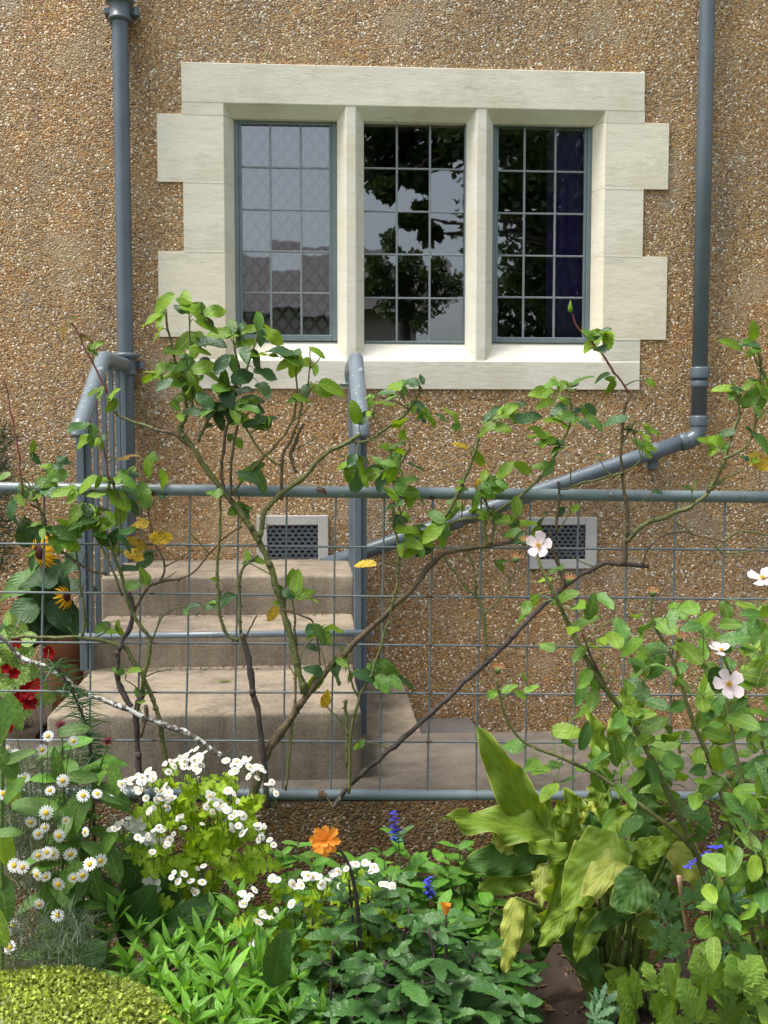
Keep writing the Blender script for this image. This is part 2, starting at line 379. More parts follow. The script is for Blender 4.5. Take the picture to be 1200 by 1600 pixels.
L_ROSE = mat_leaf('rose_leaf', (.095, .21, .032), rough=0.27)
L_ROSED = mat_leaf('rose_leaf_dark', (.042, .105, .034), rough=0.28, mix=0.2)
L_ROSEL = mat_leaf('rose_leaf_light', (.17, .31, .026), rough=0.38, mix=0.42)
L_ROSEY = mat_leaf('rose_leaf_yellow', (.48, .36, .035), rough=0.5, spot=((.24, .10, .03), .55, 6))
L_ROSER = mat_leaf('rose_leaf_red', (.25, .10, .03), rough=0.4, spot=((.12, .20, .03), .52, 5))
L_BUSH = mat_leaf('bush_leaf', (.13, .255, .036), rough=0.36)
L_BUSHD = mat_leaf('bush_leaf_dark', (.075, .175, .038), rough=0.30, mix=0.22)
L_BUSHL = mat_leaf('bush_leaf_light', (.21, .35, .042), rough=0.4, mix=0.42)
L_ARUM = mat_leaf('arum_leaf', (.16, .26, .026), .38, vein=(.22, .30, .04), edge=(.42, .46, .12), rough=0.55, var=0.22, veink=11)
L_ARUMD = mat_leaf('arum_leaf_dark', (.055, .13, .026), .38, vein=(.09, .16, .03), edge=(.30, .36, .08), rough=0.55, var=0.2, veink=11)
L_ARUMY = mat_leaf('arum_leaf_lit', (.36, .41, .085), .38, vein=(.48, .50, .16), edge=(.55, .52, .20), rough=0.55, var=0.15, veink=11, mix=0.4)  # paler copy: light shining through the blade is put into the colour
L_DAHL = mat_leaf('dahlia_leaf', (.050, .130, .034), rough=0.30, mix=0.18, vein=(.06, .13, .05))
L_SALV = mat_leaf('salvia_leaf', (.105, .27, .036), rough=0.45)
L_PHLOX = mat_leaf('phlox_leaf', (.14, .33, .04), rough=0.4, veink=3)
L_FEV = mat_leaf('feverfew_leaf', (.27, .43, .025), rough=0.5, mix=0.42, var=0.22)
L_BALM = mat_leaf('balm_leaf', (.095, .20, .038), rough=0.45)
L_BIG = mat_leaf('broad_leaf', (.066, .165, .034), rough=0.42, vein=(.09, .19, .05))
L_GERA = mat_leaf('crane_leaf', (.15, .27, .050), rough=0.45, veink=7)
L_BLUEG = mat_leaf('blue_leaf', (.075, .17, .085), rough=0.45, veink=7)
L_SUNF = mat_leaf('sunflower_leaf', (.042, .10, .034), rough=0.5, vein=(.06, .12, .04))
L_NAST = mat_leaf('nasturtium_leaf', (.15, .30, .06), rough=0.45, spot=((.42, .47, .22), .57, 9), veink=5)
L_THREAD = mat_leaf('thread_leaf', (.14, .19, .14), rough=0.6, island=True, mix=0.25)
L_HEDGE = mat_leaf('hedge_leaf', (.31, .40, .085), rough=0.45, island=True, var=0.55, mix=0.3)
L_TREE = mat_leaf('tree_leaf', (.05, .09, .03), rough=0.5, island=True, mix=0.3)
L_SHRUB = mat_leaf('shrub_leaf', (.045, .065, .040), rough=0.6, island=True, mix=0.25)
P_WHITE = mat_petal('petal_white', (.78, .78, .76), 0.3, .10)
P_ROSE = mat_petal('petal_blush', (.86, .73, .77), 0.35, .05)
P_YEL = mat_petal('disc_yellow', (.62, .40, .03), 0.1, .1)
P_SUN = mat_petal('petal_sunflower', (.78, .42, .015), 0.3, .1)
P_BROWN = mat_petal('disc_brown', (.05, .018, .012), 0.0, .1)
P_ORANGE = mat_petal('petal_orange', (.80, .32, .045), 0.3, .06)
P_BLUE = mat_petal('petal_blue', (.075, .075, .58), 0.25, .2)
P_RED = mat_petal('petal_red', (.21, .002, .004), 0.3, .15)
P_MAROON = mat_petal('petal_maroon', (.13, .012, .03), 0.2, .15)
P_HIP = mat_petal('hip_orange', (.40, .17, .06), 0.2, .2)

# ------------------------------------------------------------------ the setting
SOIL_Z, PATH_Z = 0.0, 0.47
def sheet(x0, x1, y0, y1, nx, ny, zf):
    V = [Vector((x0 + (x1 - x0) * i / nx, y0 + (y1 - y0) * j / ny, 0)) for j in range(ny + 1) for i in range(nx + 1)]
    for v in V: v.z = zf(v.x, v.y)
    F = [(j * (nx + 1) + i, j * (nx + 1) + i + 1, (j + 1) * (nx + 1) + i + 1, (j + 1) * (nx + 1) + i) for j in range(ny) for i in range(nx)]
    return V, F
# the garden ground: lumpy earth close by, one sheet out to the horizon
def soilz(x, y):
    return 0.035 * noise.noise(Vector((x * 5, y * 5, 0))) + 0.018 * noise.noise(Vector((x * 17, y * 17, 3)))
o = add('soil', sheet(-2.6, 2.6, -3.6, -1.86, 120, 45, soilz), M_SOIL, None, True); tag(o, kind='structure')
gm, gnt, gb = nodes('lawn_ground', 0.95)
gco = coords(gnt); gr = ramp(gnt, [(.35, (.035, .06, .018)), (.65, (.07, .105, .03))], noisef(gnt, gco, 3, 6)); gnt.links.new(gr.outputs[0], gb.inputs['Base Color'])
o = add('ground', ([(-120, -120, -.09), (120, -120, -.09), (120, 60, -.09), (-120, 60, -.09)], [(0, 1, 2, 3)]), gm); tag(o, kind='structure')

# path behind the fence, with a sunken area between it and the wall on the right
XB = P(655, 1130, -.8).x                      # right edge of the block beside the steps
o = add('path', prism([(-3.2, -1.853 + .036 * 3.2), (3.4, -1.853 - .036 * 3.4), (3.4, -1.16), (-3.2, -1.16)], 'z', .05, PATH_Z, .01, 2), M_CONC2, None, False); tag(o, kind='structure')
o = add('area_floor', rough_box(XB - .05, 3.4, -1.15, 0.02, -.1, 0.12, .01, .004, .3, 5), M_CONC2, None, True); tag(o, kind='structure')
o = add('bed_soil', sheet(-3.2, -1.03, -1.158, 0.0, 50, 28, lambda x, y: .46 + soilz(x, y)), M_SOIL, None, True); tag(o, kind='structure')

# low retaining wall that carries the fence
rw = thing('retaining_wall', 'low pebbledash retaining wall under the wire fence', 'wall', (0.3, -1.9, 0))
def yfr(x): return -1.866 - 0.036 * x
xa, xb_ = -3.2, 3.4
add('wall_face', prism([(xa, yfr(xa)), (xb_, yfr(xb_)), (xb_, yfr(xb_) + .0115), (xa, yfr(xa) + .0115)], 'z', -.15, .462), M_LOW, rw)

# ------------------------------------------------------------------ the house
house = thing('house', 'pebbledash house wall with a three-light stone mullioned window', 'house', (0.4, 0.1, 0))
SX0, SX1 = P(286, 300).x, P(1004, 300).x
SZ1 = (P(285, 98).z + P(1005, 115).z) / 2; SZ0 = (P(286, 607).z + P(1002, 610).z) / 2
hx0, hx1, hz0, hz1 = SX0 + .05, SX1 - .05, SZ0 + .05, SZ1 - .05
def wall_geo(xs, zs, y0, y1):
    V, F = [], []
    for y in (y0, y1):
        for z in zs:
            for x in xs: V.append(Vector((x, y, z)))
    def id_(k, j, i): return k * 16 + j * 4 + i
    for k in (0, 1):
        for j in range(3):
            for i in range(3):
                if (i, j) == (1, 1): continue
                q = (id_(k, j, i), id_(k, j, i + 1), id_(k, j + 1, i + 1), id_(k, j + 1, i)); F.append(q if k == 0 else q[::-1])
    for (a, b) in (((1, 1), (1, 2)), ((1, 2), (2, 2)), ((2, 2), (2, 1)), ((2, 1), (1, 1))):
        F.append((id_(0, *a), id_(0, *b), id_(1, *b), id_(1, *a)))
    return V, F
add('wall', wall_geo([-6, hx0, hx1, 6.5], [-.3, hz0, hz1, 7.0], 0.0, .32), M_WALL, house)
YF, YB = -.0125, .22                            # stone face, stone back
CH = .06                                        # chamfer depth
zs = {k: (P(300, a).z + P(1000, b).z) / 2 for k, (a, b) in dict(head=(163, 173), l180=(180, 192), A=(285, 297), B=(392, 403), C=(525, 533), sill=(562, 567)).items()}
xl_o, xl_s, xl_f = P(246, 230).x, P(287, 330).x, P(351, 330).x
xr_o, xr_s, xr_f = P(1044, 240).x, P(1004, 350).x, P(943, 350).x
cw = .040
G = .0002
def jamb(xo, xf, s, z0, z1, y=-.0100):
    xb2 = xf + s * cw
    return prism([(xo, y), (xf, y), (xb2, y + CH + .012), (xb2, YB), (xo, YB)] if s > 0 else [(xo, y), (xo, YB), (xb2, YB), (xb2, y + CH + .012), (xf, y)], 'z', z0, z1, .0012)
# lintel with its chamfered soffit and two short returns
lint = prism([(YF, SZ1), (YB, SZ1), (YB, zs['head'] - .052), (YF + CH, zs['head'] - .052), (YF, zs['head'])], 'x', SX0, SX1, .0022)
add('lintel', join(lint, jamb(xl_s, xl_f, 1, zs['l180'] + G, zs['head'] + .03, YF + .0012), jamb(xr_s, xr_f, -1, zs['l180'] + G, zs['head'] + .03, YF + .0012)), M_STONE, house)
for xo, xs_, xf, s in ((xl_o, xl_s, xl_f, 1), (xr_o, xr_s, xr_f, -1)):
    add('quoin', jamb(xo, xf, s, zs['A'] + G, zs['l180'] - G), M_STONE, house)
    add('quoin', jamb(xs_, xf, s, zs['B'] + G, zs['A'] - G), M_STONE, house)
    add('quoin', jamb(xo + s * -.003, xf, s, zs['C'] + G, zs['B'] - G), M_STONE, house)
    add('quoin', jamb(xs_ + s * .004, xf, s, zs['sill'] - .01, zs['C'] - G, -.0095), M_STONE, house)
M_MORT = mat_plain('joint_mortar', (.80, .77, .68), .9, .15, 30)
for xo, xs_, xf, s in ((xl_o, xl_s, xl_f, 1), (xr_o, xr_s, xr_f, -1)):
    for k in ('l180', 'A', 'B', 'C'):
        a_, b_ = sorted((xs_ + s * .006, xf - s * .001)); add('mortar_joint', box(a_, b_, -.0112, .01, zs[k] - .0016, zs[k] + .0016), M_MORT, house)
zgl = P(645, 535, .09).z
add('window_sill', prism([(YF, SZ0), (YB, SZ0), (YB, zgl), (.088, zgl), (YF, zs['sill'])], 'x', SX0 + .002, SX1 - .002, .0025), M_STONE, house)
for a, b in ((541, 556), (744, 759)):
    x0, x1 = P(a, 350).x, P(b, 350).x; y = -.0095
    pl = [(x0, y), (x1, y), (x1 + cw, y + CH), (x1 + cw, YB), (x0 - cw, YB), (x0 - cw, y + CH)]
    mz = P(550, 285).z if a < 600 else P(750, 295).z
    add('mullion', prism(pl, 'z', zs['sill'] - .06, zs['head'] + .05, .0022), M_STONE, house)
# casements: frame > pane, glazing_bar
lights = [dict(x=(367, 526), y=(190, 531), fr=8.0, vx=(423, 470.5), hy=(262, 328, 393, 458)),
          dict(x=(567, 726), y=(193, 535), fr=2.5, vx=(620, 671.5), hy=(264, 331, 398, 466)),
          dict(x=(768, 921), y=(194, 534), fr=7.0, vx=(818.5, 866.5), hy=(268, 334, 400, 465))]
YG = .09
for L in lights:
    x0, x1 = P(L['x'][0], 360, YG).x - .004, P(L['x'][1], 360, YG).x + .004
    zt, zb = P(sum(L['x']) / 2, L['y'][0], YG).z + .012, P(sum(L['x']) / 2, L['y'][1], YG).z - .006
    t = L['fr'] * .0031
    fr = join(box(x0, x0 + t, YG - .018, YG + .02, zb, zt, .003), box(x1 - t, x1, YG - .018, YG + .02, zb, zt, .003),
              box(x0 + t, x1 - t, YG - .017, YG + .019, zt - t - .006, zt, .003), box(x0 + t, x1 - t, YG - .017, YG + .019, zb, zb + t + .004, .003))
    if L['fr'] > 4:   # inner step of the opening sash
        k = t * .55
        fr = join(fr, box(x0 + t, x0 + t + k, YG - .010, YG + .015, zb + t, zt - t, .002), box(x1 - t - k, x1 - t, YG - .010, YG + .015, zb + t, zt - t, .002))
    cf = add('casement_frame', fr, M_CASE, house)
    xs_ = [x0 + t] + [P(v, 360, YG).x for v in L['vx']] + [x1 - t]
    zs_ = [zt - t] + [P(sum(L['x']) / 2, v, YG).z for v in L['hy']] + [zb + t]
    bw = .0048
    for v in xs_[1:-1]:
        add('glazing_bar', box(v - bw, v + bw, YG - .006, YG + .008, zb + t, zt - t, .002), M_LEAD, cf)
    for v in zs_[1:-1]:
        add('glazing_bar', box(x0 + t, x1 - t, YG - .0045, YG + .0065, v - bw * .9, v + bw * .9, .002), M_LEAD, cf)
    for i in range(3):
        for j in range(5):
            a0, a1, b0, b1 = xs_[i] + .001, xs_[i + 1] - .001, zs_[j + 1] + .001, zs_[j] - .001
            tx, tz = U(-.0016, .0016), U(-.0016, .0016); n = 6
            V, F = [], []
            for jj in range(n + 1):
                for ii in range(n + 1):
                    u, v = ii / n, jj / n
                    V.append(Vector((a0 + (a1 - a0) * u, YG + .001 + tx * (u - .5) + tz * (v - .5), b0 + (b1 - b0) * v)))
            for jj in range(n):
                for ii in range(n): F.append((jj * (n + 1) + ii, jj * (n + 1) + ii + 1, (jj + 1) * (n + 1) + ii + 1, (jj + 1) * (n + 1) + ii))
            add('pane', (V, F), M_GLASS, cf, True)
# the dim room behind: walls, floor and an inner sill
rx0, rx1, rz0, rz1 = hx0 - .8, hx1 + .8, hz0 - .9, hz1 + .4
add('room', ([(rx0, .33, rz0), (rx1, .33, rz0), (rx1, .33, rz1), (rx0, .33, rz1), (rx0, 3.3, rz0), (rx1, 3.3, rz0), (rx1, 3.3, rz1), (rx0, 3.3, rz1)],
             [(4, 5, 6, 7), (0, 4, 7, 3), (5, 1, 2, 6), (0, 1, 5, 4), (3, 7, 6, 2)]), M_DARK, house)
add('inner_sill', box(hx0 + .02, hx1 - .02, .225, .40, zgl - .06, zgl - .012, .004), mat_plain('sill_wood', (.30, .20, .12), .6, .25, 12), house)
# air vents
def hexgrille(x0, x1, z0, z1, yf, nx, nz):
    V, F = [], []; w_ = (x1 - x0) / nx; h = (z1 - z0) / nz
    for j in range(nz):
        for i in range(nx + 1):
            cx = x0 + w_ * (i + (0.5 if j % 2 == 0 else 0.0)); cz = z0 + h * (j + .5)
            k = len(V); 
            for ring, (sx_, sz_, yy) in enumerate(((.5, .62, yf), (.34, .36, yf), (.30, .30, yf + .02))):
                for a in range(6):
                    an = R(60 * a + 30); V.append(Vector((min(max(cx + math.cos(an) * w_ * sx_ * 1.155, x0), x1), yy + (.0006 if j % 2 and ring < 2 else 0), min(max(cz + math.sin(an) * h * sz_ * 1.05, z0), z1))))
            for rr_ in (0, 1):
                for a in range(6):
                    b2 = (a + 1) % 6; F.append((k + rr_ * 6 + a, k + rr_ * 6 + b2, k + rr_ * 6 + 6 + b2, k + rr_ * 6 + 6 + a))
    return V, F
M_GRIL = mat_plain('vent_grille', (.085, .10, .12), .5, .25, 30)
for (a, b, c, d), (e, f, g, h) in (((402, 805, 513, 893), (418, 820, 497, 878)), ((824, 808, 932, 889), (842, 820, 914, 874))):
    p0, p1, q0, q1 = P(a, d), P(c, b), P(e, h), P(g, f)
    fr = join(box(p0.x, q0.x, -.018, .05, p0.z, p1.z, .003), box(q1.x, p1.x, -.018, .05, p0.z, p1.z, .003),
              box(q0.x, q1.x, -.0172, .05, q1.z, p1.z, .003), box(q0.x, q1.x, -.0172, .05, p0.z, q0.z, .003))
    vf = add('air_vent', fr, M_VENT, house)
    add('vent_back', ([(q0.x, -.003, q0.z), (q1.x, -.003, q0.z), (q1.x, -.003, q1.z), (q0.x, -.003, q1.z)], [(0, 1, 2, 3)]), M_DARK, vf)
    add('grille', hexgrille(q0.x, q1.x, q0.z, q1.z, -.012, 8, 9), M_GRIL, vf)
# inside: lattice blind in the left light, purple curtain in the right one
lb = thing('lattice_blind', 'grey diamond lattice blind inside the left window light', 'blind', P(446, 395, .2))
p0, p1 = P(368, 530, .21), P(530, 188, .21)
add('backing', ([(p0.x, .126, p0.z), (p1.x, .126, p0.z), (p1.x, .126, p1.z), (p0.x, .126, p1.z)], [(0, 1, 2, 3)]), M_NET, lb)
V, F = [], []
sx_, sz_ = .062, .082
lat0 = P(400, 395, .2).z; lat1 = P(400, 222, .2).z
def strip(a, b, w_, y):
    d = (b - a).normalized(); n = Vector((-d.z, 0, d.x)) * w_; k = len(V)
    for yy in (y, y + .006):
        V.extend([a - n + Vector((0, yy, 0)), a + n + Vector((0, yy, 0)), b + n + Vector((0, yy, 0)), b - n + Vector((0, yy, 0))])
    F.extend([(k, k + 1, k + 2, k + 3), (k, k + 4, k + 5, k + 1), (k + 3, k + 2, k + 6, k + 7)])
wX, wZ = p1.x - p0.x, p1.z - p0.z
n_ = int(wX / sx_ + wZ / sz_) + 2
for s in (1, -1):
    for i in range(-1, n_ + 1):
        # line x = x0 + i*sx + s*(z)*sx/sz clipped to the light
        pts = []
        for q in range(0, 81):
            z = wZ * q / 80; x = (i * sx_ - z * sx_ / sz_) if s > 0 else (i * sx_ - wZ * sx_ / sz_ + z * sx_ / sz_)
            if 0 <= x <= wX: pts.append(Vector((p0.x + x, 0, p0.z + z)))
        if len(pts) > 1: strip(pts[0], pts[-1], .0066, .1055 + (.0075 if s < 0 else 0))
add('lattice', (V, F), M_LATT, lb)
V, F = [], []
c0, c1 = P(852, 520, .2), P(928, 200, .2)
nx = 60
for j in range(9):
    for i in range(nx + 1):
        u = i / nx; V.append(Vector((c0.x + (c1.x - c0.x) * u, .165 + .016 * math.sin(u * 34 + .3 * j) + .007 * math.sin(u * 71), c0.z - .05 + (c1.z - c0.z + .1) * j / 8)))
for j in range(8):
    for i in range(nx): F.append((j * (nx + 1) + i, j * (nx + 1) + i + 1, (j + 1) * (nx + 1) + i + 1, (j + 1) * (nx + 1) + i))
o = add('curtain', (V, F), M_CURT, None, True); tag(o, 'purple curtain hanging behind the right window light', 'curtain')
md = o.modifiers.new('thick', 'SOLIDIFY'); md.thickness = .003
# iron ring screwed into the sill face
rg = thing('iron_ring', 'small black iron ring fixed to the stone sill', 'ring', P(320, 575, -.03))
c = P(320, 566, -.045); pts = [c + Vector((math.cos(a * math.pi / 8) * .020, 0, math.sin(a * math.pi / 8) * .020)) for a in range(17)]
add('ring', tube(pts, .0075, 8, False), M_IRON, rg, True)
add('shank', tube([c + Vector((0, -.0, -.018)), c + Vector((0, .05, -.018))], .007, 8), M_IRON, rg, True)

# ------------------------------------------------------------------ downpipes
dp = thing('downpipe', 'straight grey downpipe on the left with a collar above the railing', 'downpipe', P(192, 900, -.06))
xp = P(192, 300, -.06).x
add('pipe', tube([Vector((xp, -.06, z)) for z in (.46, 1.5, 3, 5, 7)], .036, 20), M_PIPE, dp, True)
for py in (568, 14):
    z = P(192, py, -.06).z; pr = [(.037, -.055), (.052, -.052), (.052, -.040), (.046, -.036), (.046, .018), (.049, .022), (.062, .026), (.062, .040), (.055, .046), (.037, .047)]
    cl = add('collar', lathe(pr, 20, Vector((xp, -.06, z))), M_PIPE, dp, True)
    add('lug', join(lathe([(.016, -.018), (.016, .018)], 10, Vector((xp + .068, -.045, z - .005))), box(xp + .03, xp + .07, -.05, .005, z - .016, z + .012, .003)), M_PIPE, cl)
    add('lug', box(xp - .075, xp - .03, -.04, .003, z - .014, z + .014, .003), M_PIPE, cl)
dp2 = thing('downpipe', 'grey downpipe on the right that bends and runs diagonally across the wall', 'downpipe', P(1097, 690, -.06))
xq = P(1099, 300, -.06).x; ztop = 7.0; zbend = P(1097, 668, -.06).z
pe, pf = P(1068, 690, -.06), P(500, 886, -.06)
add('pipe', tube([Vector((xq, -.06, z)) for z in (ztop, 4, 3, zbend + .02)], .036, 20), M_PIPE, dp2, True)
el = [Vector((xq, -.06, zbend + .03)), Vector((xq, -.06, zbend - .005)), Vector((xq - .012, -.06, zbend - .040)), Vector((xq - .05, -.06, zbend - .066)), pe]
add('elbow', tube(smooth_path(el, 5), .0385, 20), M_PIPE, dp2, True)
add('diagonal_pipe', tube([pe.lerp(pf, i / 6) for i in range(7)], .036, 20), M_PIPE, dp2, True)
dd = pf - pe
def along(px_): return pe.lerp(pf, (P(px_, 760, -.06).x - pe.x) / (pf.x - pe.x))
for p_, t_, r_, l_ in ((Vector((xq, -.06, P(1097, 583, -.06).z)), Vector((0, 0, 1)), .046, .055), (Vector((xq, -.06, P(1097, 600, -.06).z)), Vector((0, 0, 1)), .041, .03),
                       (Vector((xq, -.06, zbend + .03)), Vector((0, 0, 1)), .0415, .05), (pe, dd, .0425, .035), (along(712), dd, .0425, .05), (along(738), dd, .044, .02), (along(1022), dd, .041, .045)):
    add('collar', ring_along(p_, t_, .036, r_, l_, 20), M_PIPE, dp2, True)
q = along(1022); add('bracket', box(q.x - .02, q.x + .02, -.05, .004, q.z - .085, q.z - .02, .004), M_PIPE, dp2)

# ------------------------------------------------------------------ steps
T1, T2, T3 = .986, .8255, .688
st = thing('concrete_steps', 'three worn buff concrete steps rising to the wall', 'steps', (-.5, -.8, PATH_Z))
x1l, x1r = P(157, 897, -.61).x, P(553, 897, -.61).x
x2l, x2r = P(137, 985, -.965).x, P(556, 985, -.965).x
x3l, x3r = P(72, 1117, -1.675).x, P(565, 1117, -1.675).x
add('step', rough_box(x1l, x1r, -.61, -.001, .3, T1, .013, .0035, .05, 1), M_CONC, st, True)
add('step', rough_box(x2l, x2r, -.965, -.6105, .3, T2, .012, .0035, .05, 2), M_CONC, st, True)
add('step', rough_box(x3l, x3r, -1.675, -.9655, .3, T3, .013, .004, .05, 4), M_CONC, st, True)
o = add('concrete_block', rough_box(x3r + .004, XB, -1.15, -.002, -.05, .40, .012, .004, .12, 6), M_CONC, None, True)
tag(o, 'low buff concrete block right of the steps against the wall', 'block')
a, b = P(664, 1128, -.02), P(742, 1152, -.3)
o = add('drain_cover', rough_box(XB + .004, a.x + .22, -.36, -.004, .121, .215, .006, .003, .1, 7), M_SLATE, None); tag(o, 'dark slate slab lying at the foot of the wall', 'slab')

# ------------------------------------------------------------------ stair railing
xl, xr = P(200, 577, -.03).x, P(563, 900, -.99).x
rl = thing('stair_railing', 'grey painted railing on both sides of the concrete steps', 'railing', ((xl + xr) / 2, -.9, .69))
YP = -1.02
def rail_z(y): return 1.872 if y > -.60 else 1.872 - (-.60 - y) * .60
for xx in (xl, xr):
    pts = smooth_path([Vector((xx, 0.01, 1.80)), Vector((xx, -.05, 1.872)), Vector((xx, -.30, 1.874)), Vector((xx, -.58, 1.872)), Vector((xx, -.66, 1.840)), Vector((xx, -.85, 1.725)), Vector((xx, -1.02, 1.622)), Vector((xx, -1.065, 1.590)), Vector((xx, -1.075, 1.555))], 4)
    add('handrail', tube(pts, .031, 16), M_RAIL, rl, True)
    foot = T3 if xx < 0 else .40
    add('post', join(box(xx - .024, xx + .003, YP - .006, YP + .03, foot, rail_z(YP) - .01, .002), box(xx + .0035, xx + .024, YP + .012, YP + .030, foot, rail_z(YP) - .01, .002)), M_POST, rl)
    for y in (-.12, -.26, -.42, -.58, -.76, -.90):
        base = T1 if y > -.60 else T2
        w_ = .012
        add('baluster', box(xx - .016, xx + .004, y - w_, y + w_, base - .03, rail_z(y) - .012, .002), M_POST, rl)
    add('wall_fixing', lathe([(.030, -.006), (.036, 0), (.03, .006)], 14, Vector((xx - .02, -.012, 1.80))), M_RAIL, rl)
zc = P(350, 992, YP - .03).z
add('crossbar', tube([Vector((xl - .02, YP - .026, zc)), Vector((xr + .045, YP - .026, zc))], .0125, 12), M_RAIL, rl, True)

# ------------------------------------------------------------------ wire fence
fe = thing('wire_fence', 'grey tubular fence with square wire mesh in front of the steps', 'fence', PF(600, 1250))
tl, tr_ = PF(-160, 760.5), PF(1360, 779)
add('top_rail', tube([tl.lerp(tr_, i / 24) for i in range(25)], .0175, 16, True, .015), M_FRAIL, fe, True)
bl, br = PF(-160, 1237), PF(1360, 1247)
add('bottom_rail', tube([bl.lerp(br, i / 24) for i in range(25)], .0165, 16, True, .015), M_FRAIL, fe, True)
def wob(p, q, n, amp):
    s = U(0, 50); return [p.lerp(q, i / n) + Vector((noise.noise(Vector((s, i * .4, 0))) * amp, noise.noise(Vector((s, i * .4, 9))) * amp, noise.noise(Vector((s, i * .4, 5))) * amp)) for i in range(n + 1)]
for i in range(-1, 18):
    xt = 69 + 76.0 * i; xb2 = xt - 9 - (xt - 600) * .006
    add('wire', tube(wob(PF(xt, 772), PF(xb2, 1240), 8, .003), .0033, 6, False), M_WIRE, fe, True)
for a, b in ((849, 860), (926, 936), (1003, 1012), (1080, 1086.5), (1156, 1161.5)):
    p_, q_ = PF(0, a, .005), PF(1200, b, .005); e = (q_ - p_) * .13
    add('wire', tube(wob(p_ - e, q_ + e, 14, .003), .0033, 6, False), M_WIRE, fe, True)
#PLANTS
# ------------------------------------------------------------------ leaf and flower shapes (unit length along +Y, face towards +Z)
def leaf_geo(prof, W, nv=8, nu=2, fold=.25, curl=.25, serr=0.0, ruf=0.0, rk=9.0, lean=0.0, seed=0, roll=0.0):
    V, F, UV = [], [], []
    for j in range(nv + 1):
        v = j / nv; hw = W * prof(v)
        if serr and 0 < j < nv: hw *= 1 + (serr if j % 2 else -serr)
        for i in range(nu + 1):
            u = i / nu; s = 2 * u - 1
            x = s * hw + lean * v * v
            z = fold * abs(s) * hw - curl * v * v - roll * s ** 4 * hw + ruf * (s * s) * math.sin(rk * v + 1.7 * (s > 0) + seed) * (W + .05)
            y = v - (.06 * abs(s) if serr else 0) * (hw / max(W, .01)) + .04 * ruf * math.cos(rk * v * 1.3 + seed) * s * s
            V.append(Vector((x, y, z))); UV.append((u, v))
    k = nu + 1
    for j in range(nv):
        for i in range(nu): F.append((j * k + i, j * k + i + 1, (j + 1) * k + i + 1, (j + 1) * k + i))
    return V, F, UV
def pr_ov(v): return (max(v, 0) ** .55) * (max(1 - v, 0) ** .62) * 1.62
def pr_round(v): return max(0.0, 1 - (2 * v - 1) ** 2) ** .5
def pr_lance(v): return math.sin(math.pi * min(v, 1) ** .85) ** .9 if 0 < v < 1 else 0
def pr_heart(v): return 1.62 * max(v, 0) ** .36 * max(1 - v, 0) ** .74
def pr_fev(v): return pr_ov(v) * (.22 + .78 * (1 - abs(2 * ((v * 5 + .15) % 1) - 1)) ** .8)
def palm_geo(lobes=5, W=.30, spread=210, serr=.16, dome=.12, seed=0):
    gs = []
    for i in range(lobes):
        a = R(-spread / 2 + spread * i / (lobes - 1)); L = (.75 - .26 * abs(a) / R(spread / 2)); g = leaf_geo(lambda v: (max(v, 0) ** .95) * (max(1 - v, 0) ** .5) * 2.1, W, 11, 2, .12, dome * 1.5, serr, .10, 9, 0, seed + i)
        c, s_ = math.cos(a), math.sin(a)
        gs.append(([Vector((p.x * c * L + p.y * s_ * L, .25 - p.x * s_ * L + p.y * c * L, p.z * L + .002 * (i % 2))) for p in g[0]], g[1], g[2]))
    return join(*gs)
def round_geo(n=14, cup=.12):
    V, F, UV = [Vector((0, .5, 0))], [], [(.5, 0)]
    for i in range(n):
        a = 2 * math.pi * i / n; r = .5 * (1 + .05 * math.sin(3 * a))
        V.append(Vector((r * math.cos(a), .5 + r * math.sin(a), cup * (.6 + .4 * math.sin(2 * a))))); UV.append((.5 + .12 * ((i % 3) - 1), .9))
    for i in range(n): F.append((0, 1 + i, 1 + (i + 1) % n))
    return V, F, UV
_cache = {}
def variants(kind, mat, n=4):
    key = (kind, mat.name)
    if key in _cache: return _cache[key]
    out = []
    for k in range(n):
        q = random.Random(k * 7 + 1); c = lambda a, b: a + (b - a) * q.random()
        if kind == 'rose': g = leaf_geo(pr_ov, c(.34, .41), 13, 2, c(.1, .4), c(.02, .4), .055, c(0, .18), 8, c(-.1, .1), k)
        elif kind == 'bush': g = leaf_geo(pr_ov, c(.33, .40), 13, 4, c(.05, .3), c(.0, .3), .03, c(.05, .14), 8, c(-.1, .1), k)
        elif kind == 'dahlia': g = leaf_geo(pr_ov, c(.24, .30), 13, 2, c(.1, .3), c(.1, .4), .12, c(.05, .2), 9, c(-.15, .15), k)
        elif kind == 'lance': g = leaf_geo(pr_lance, c(.10, .14), 8, 2, c(.2, .5), c(.1, .55), 0, .15, 5, c(-.1, .1), k)
        elif kind == 'ovate': g = leaf_geo(pr_ov, c(.25, .32), 9, 2, c(.1, .35), c(.1, .4), .03, .1, 8, c(-.12, .12), k)
        elif kind == 'broad': g = leaf_geo(pr_ov, c(.30, .36), 12, 4, c(.05, .2), c(.2, .5), 0, .16, 9, c(-.12, .12), k)
        elif kind == 'heart': g = leaf_geo(pr_heart, c(.36, .44), 10, 4, c(.05, .2), c(.1, .4), .03, .18, 9, c(-.1, .1), k)
        elif kind == 'fev': g = leaf_geo(pr_fev, c(.44, .54), 21, 2, c(.05, .3), c(.05, .35), .12, .22, 9, c(-.1, .1), k)
        elif kind == 'palm': g = palm_geo(5, c(.30, .36), c(200, 250), .17, c(.05, .2), k)
        elif kind == 'cut': g = palm_geo(7, c(.15, .2), 260, .25, c(.05, .25), k)
        elif kind == 'round': g = round_geo(14, c(.05, .2))
        out.append(mesh_of('leaf_' + kind, g, mat, True))
    _cache[key] = out; return out
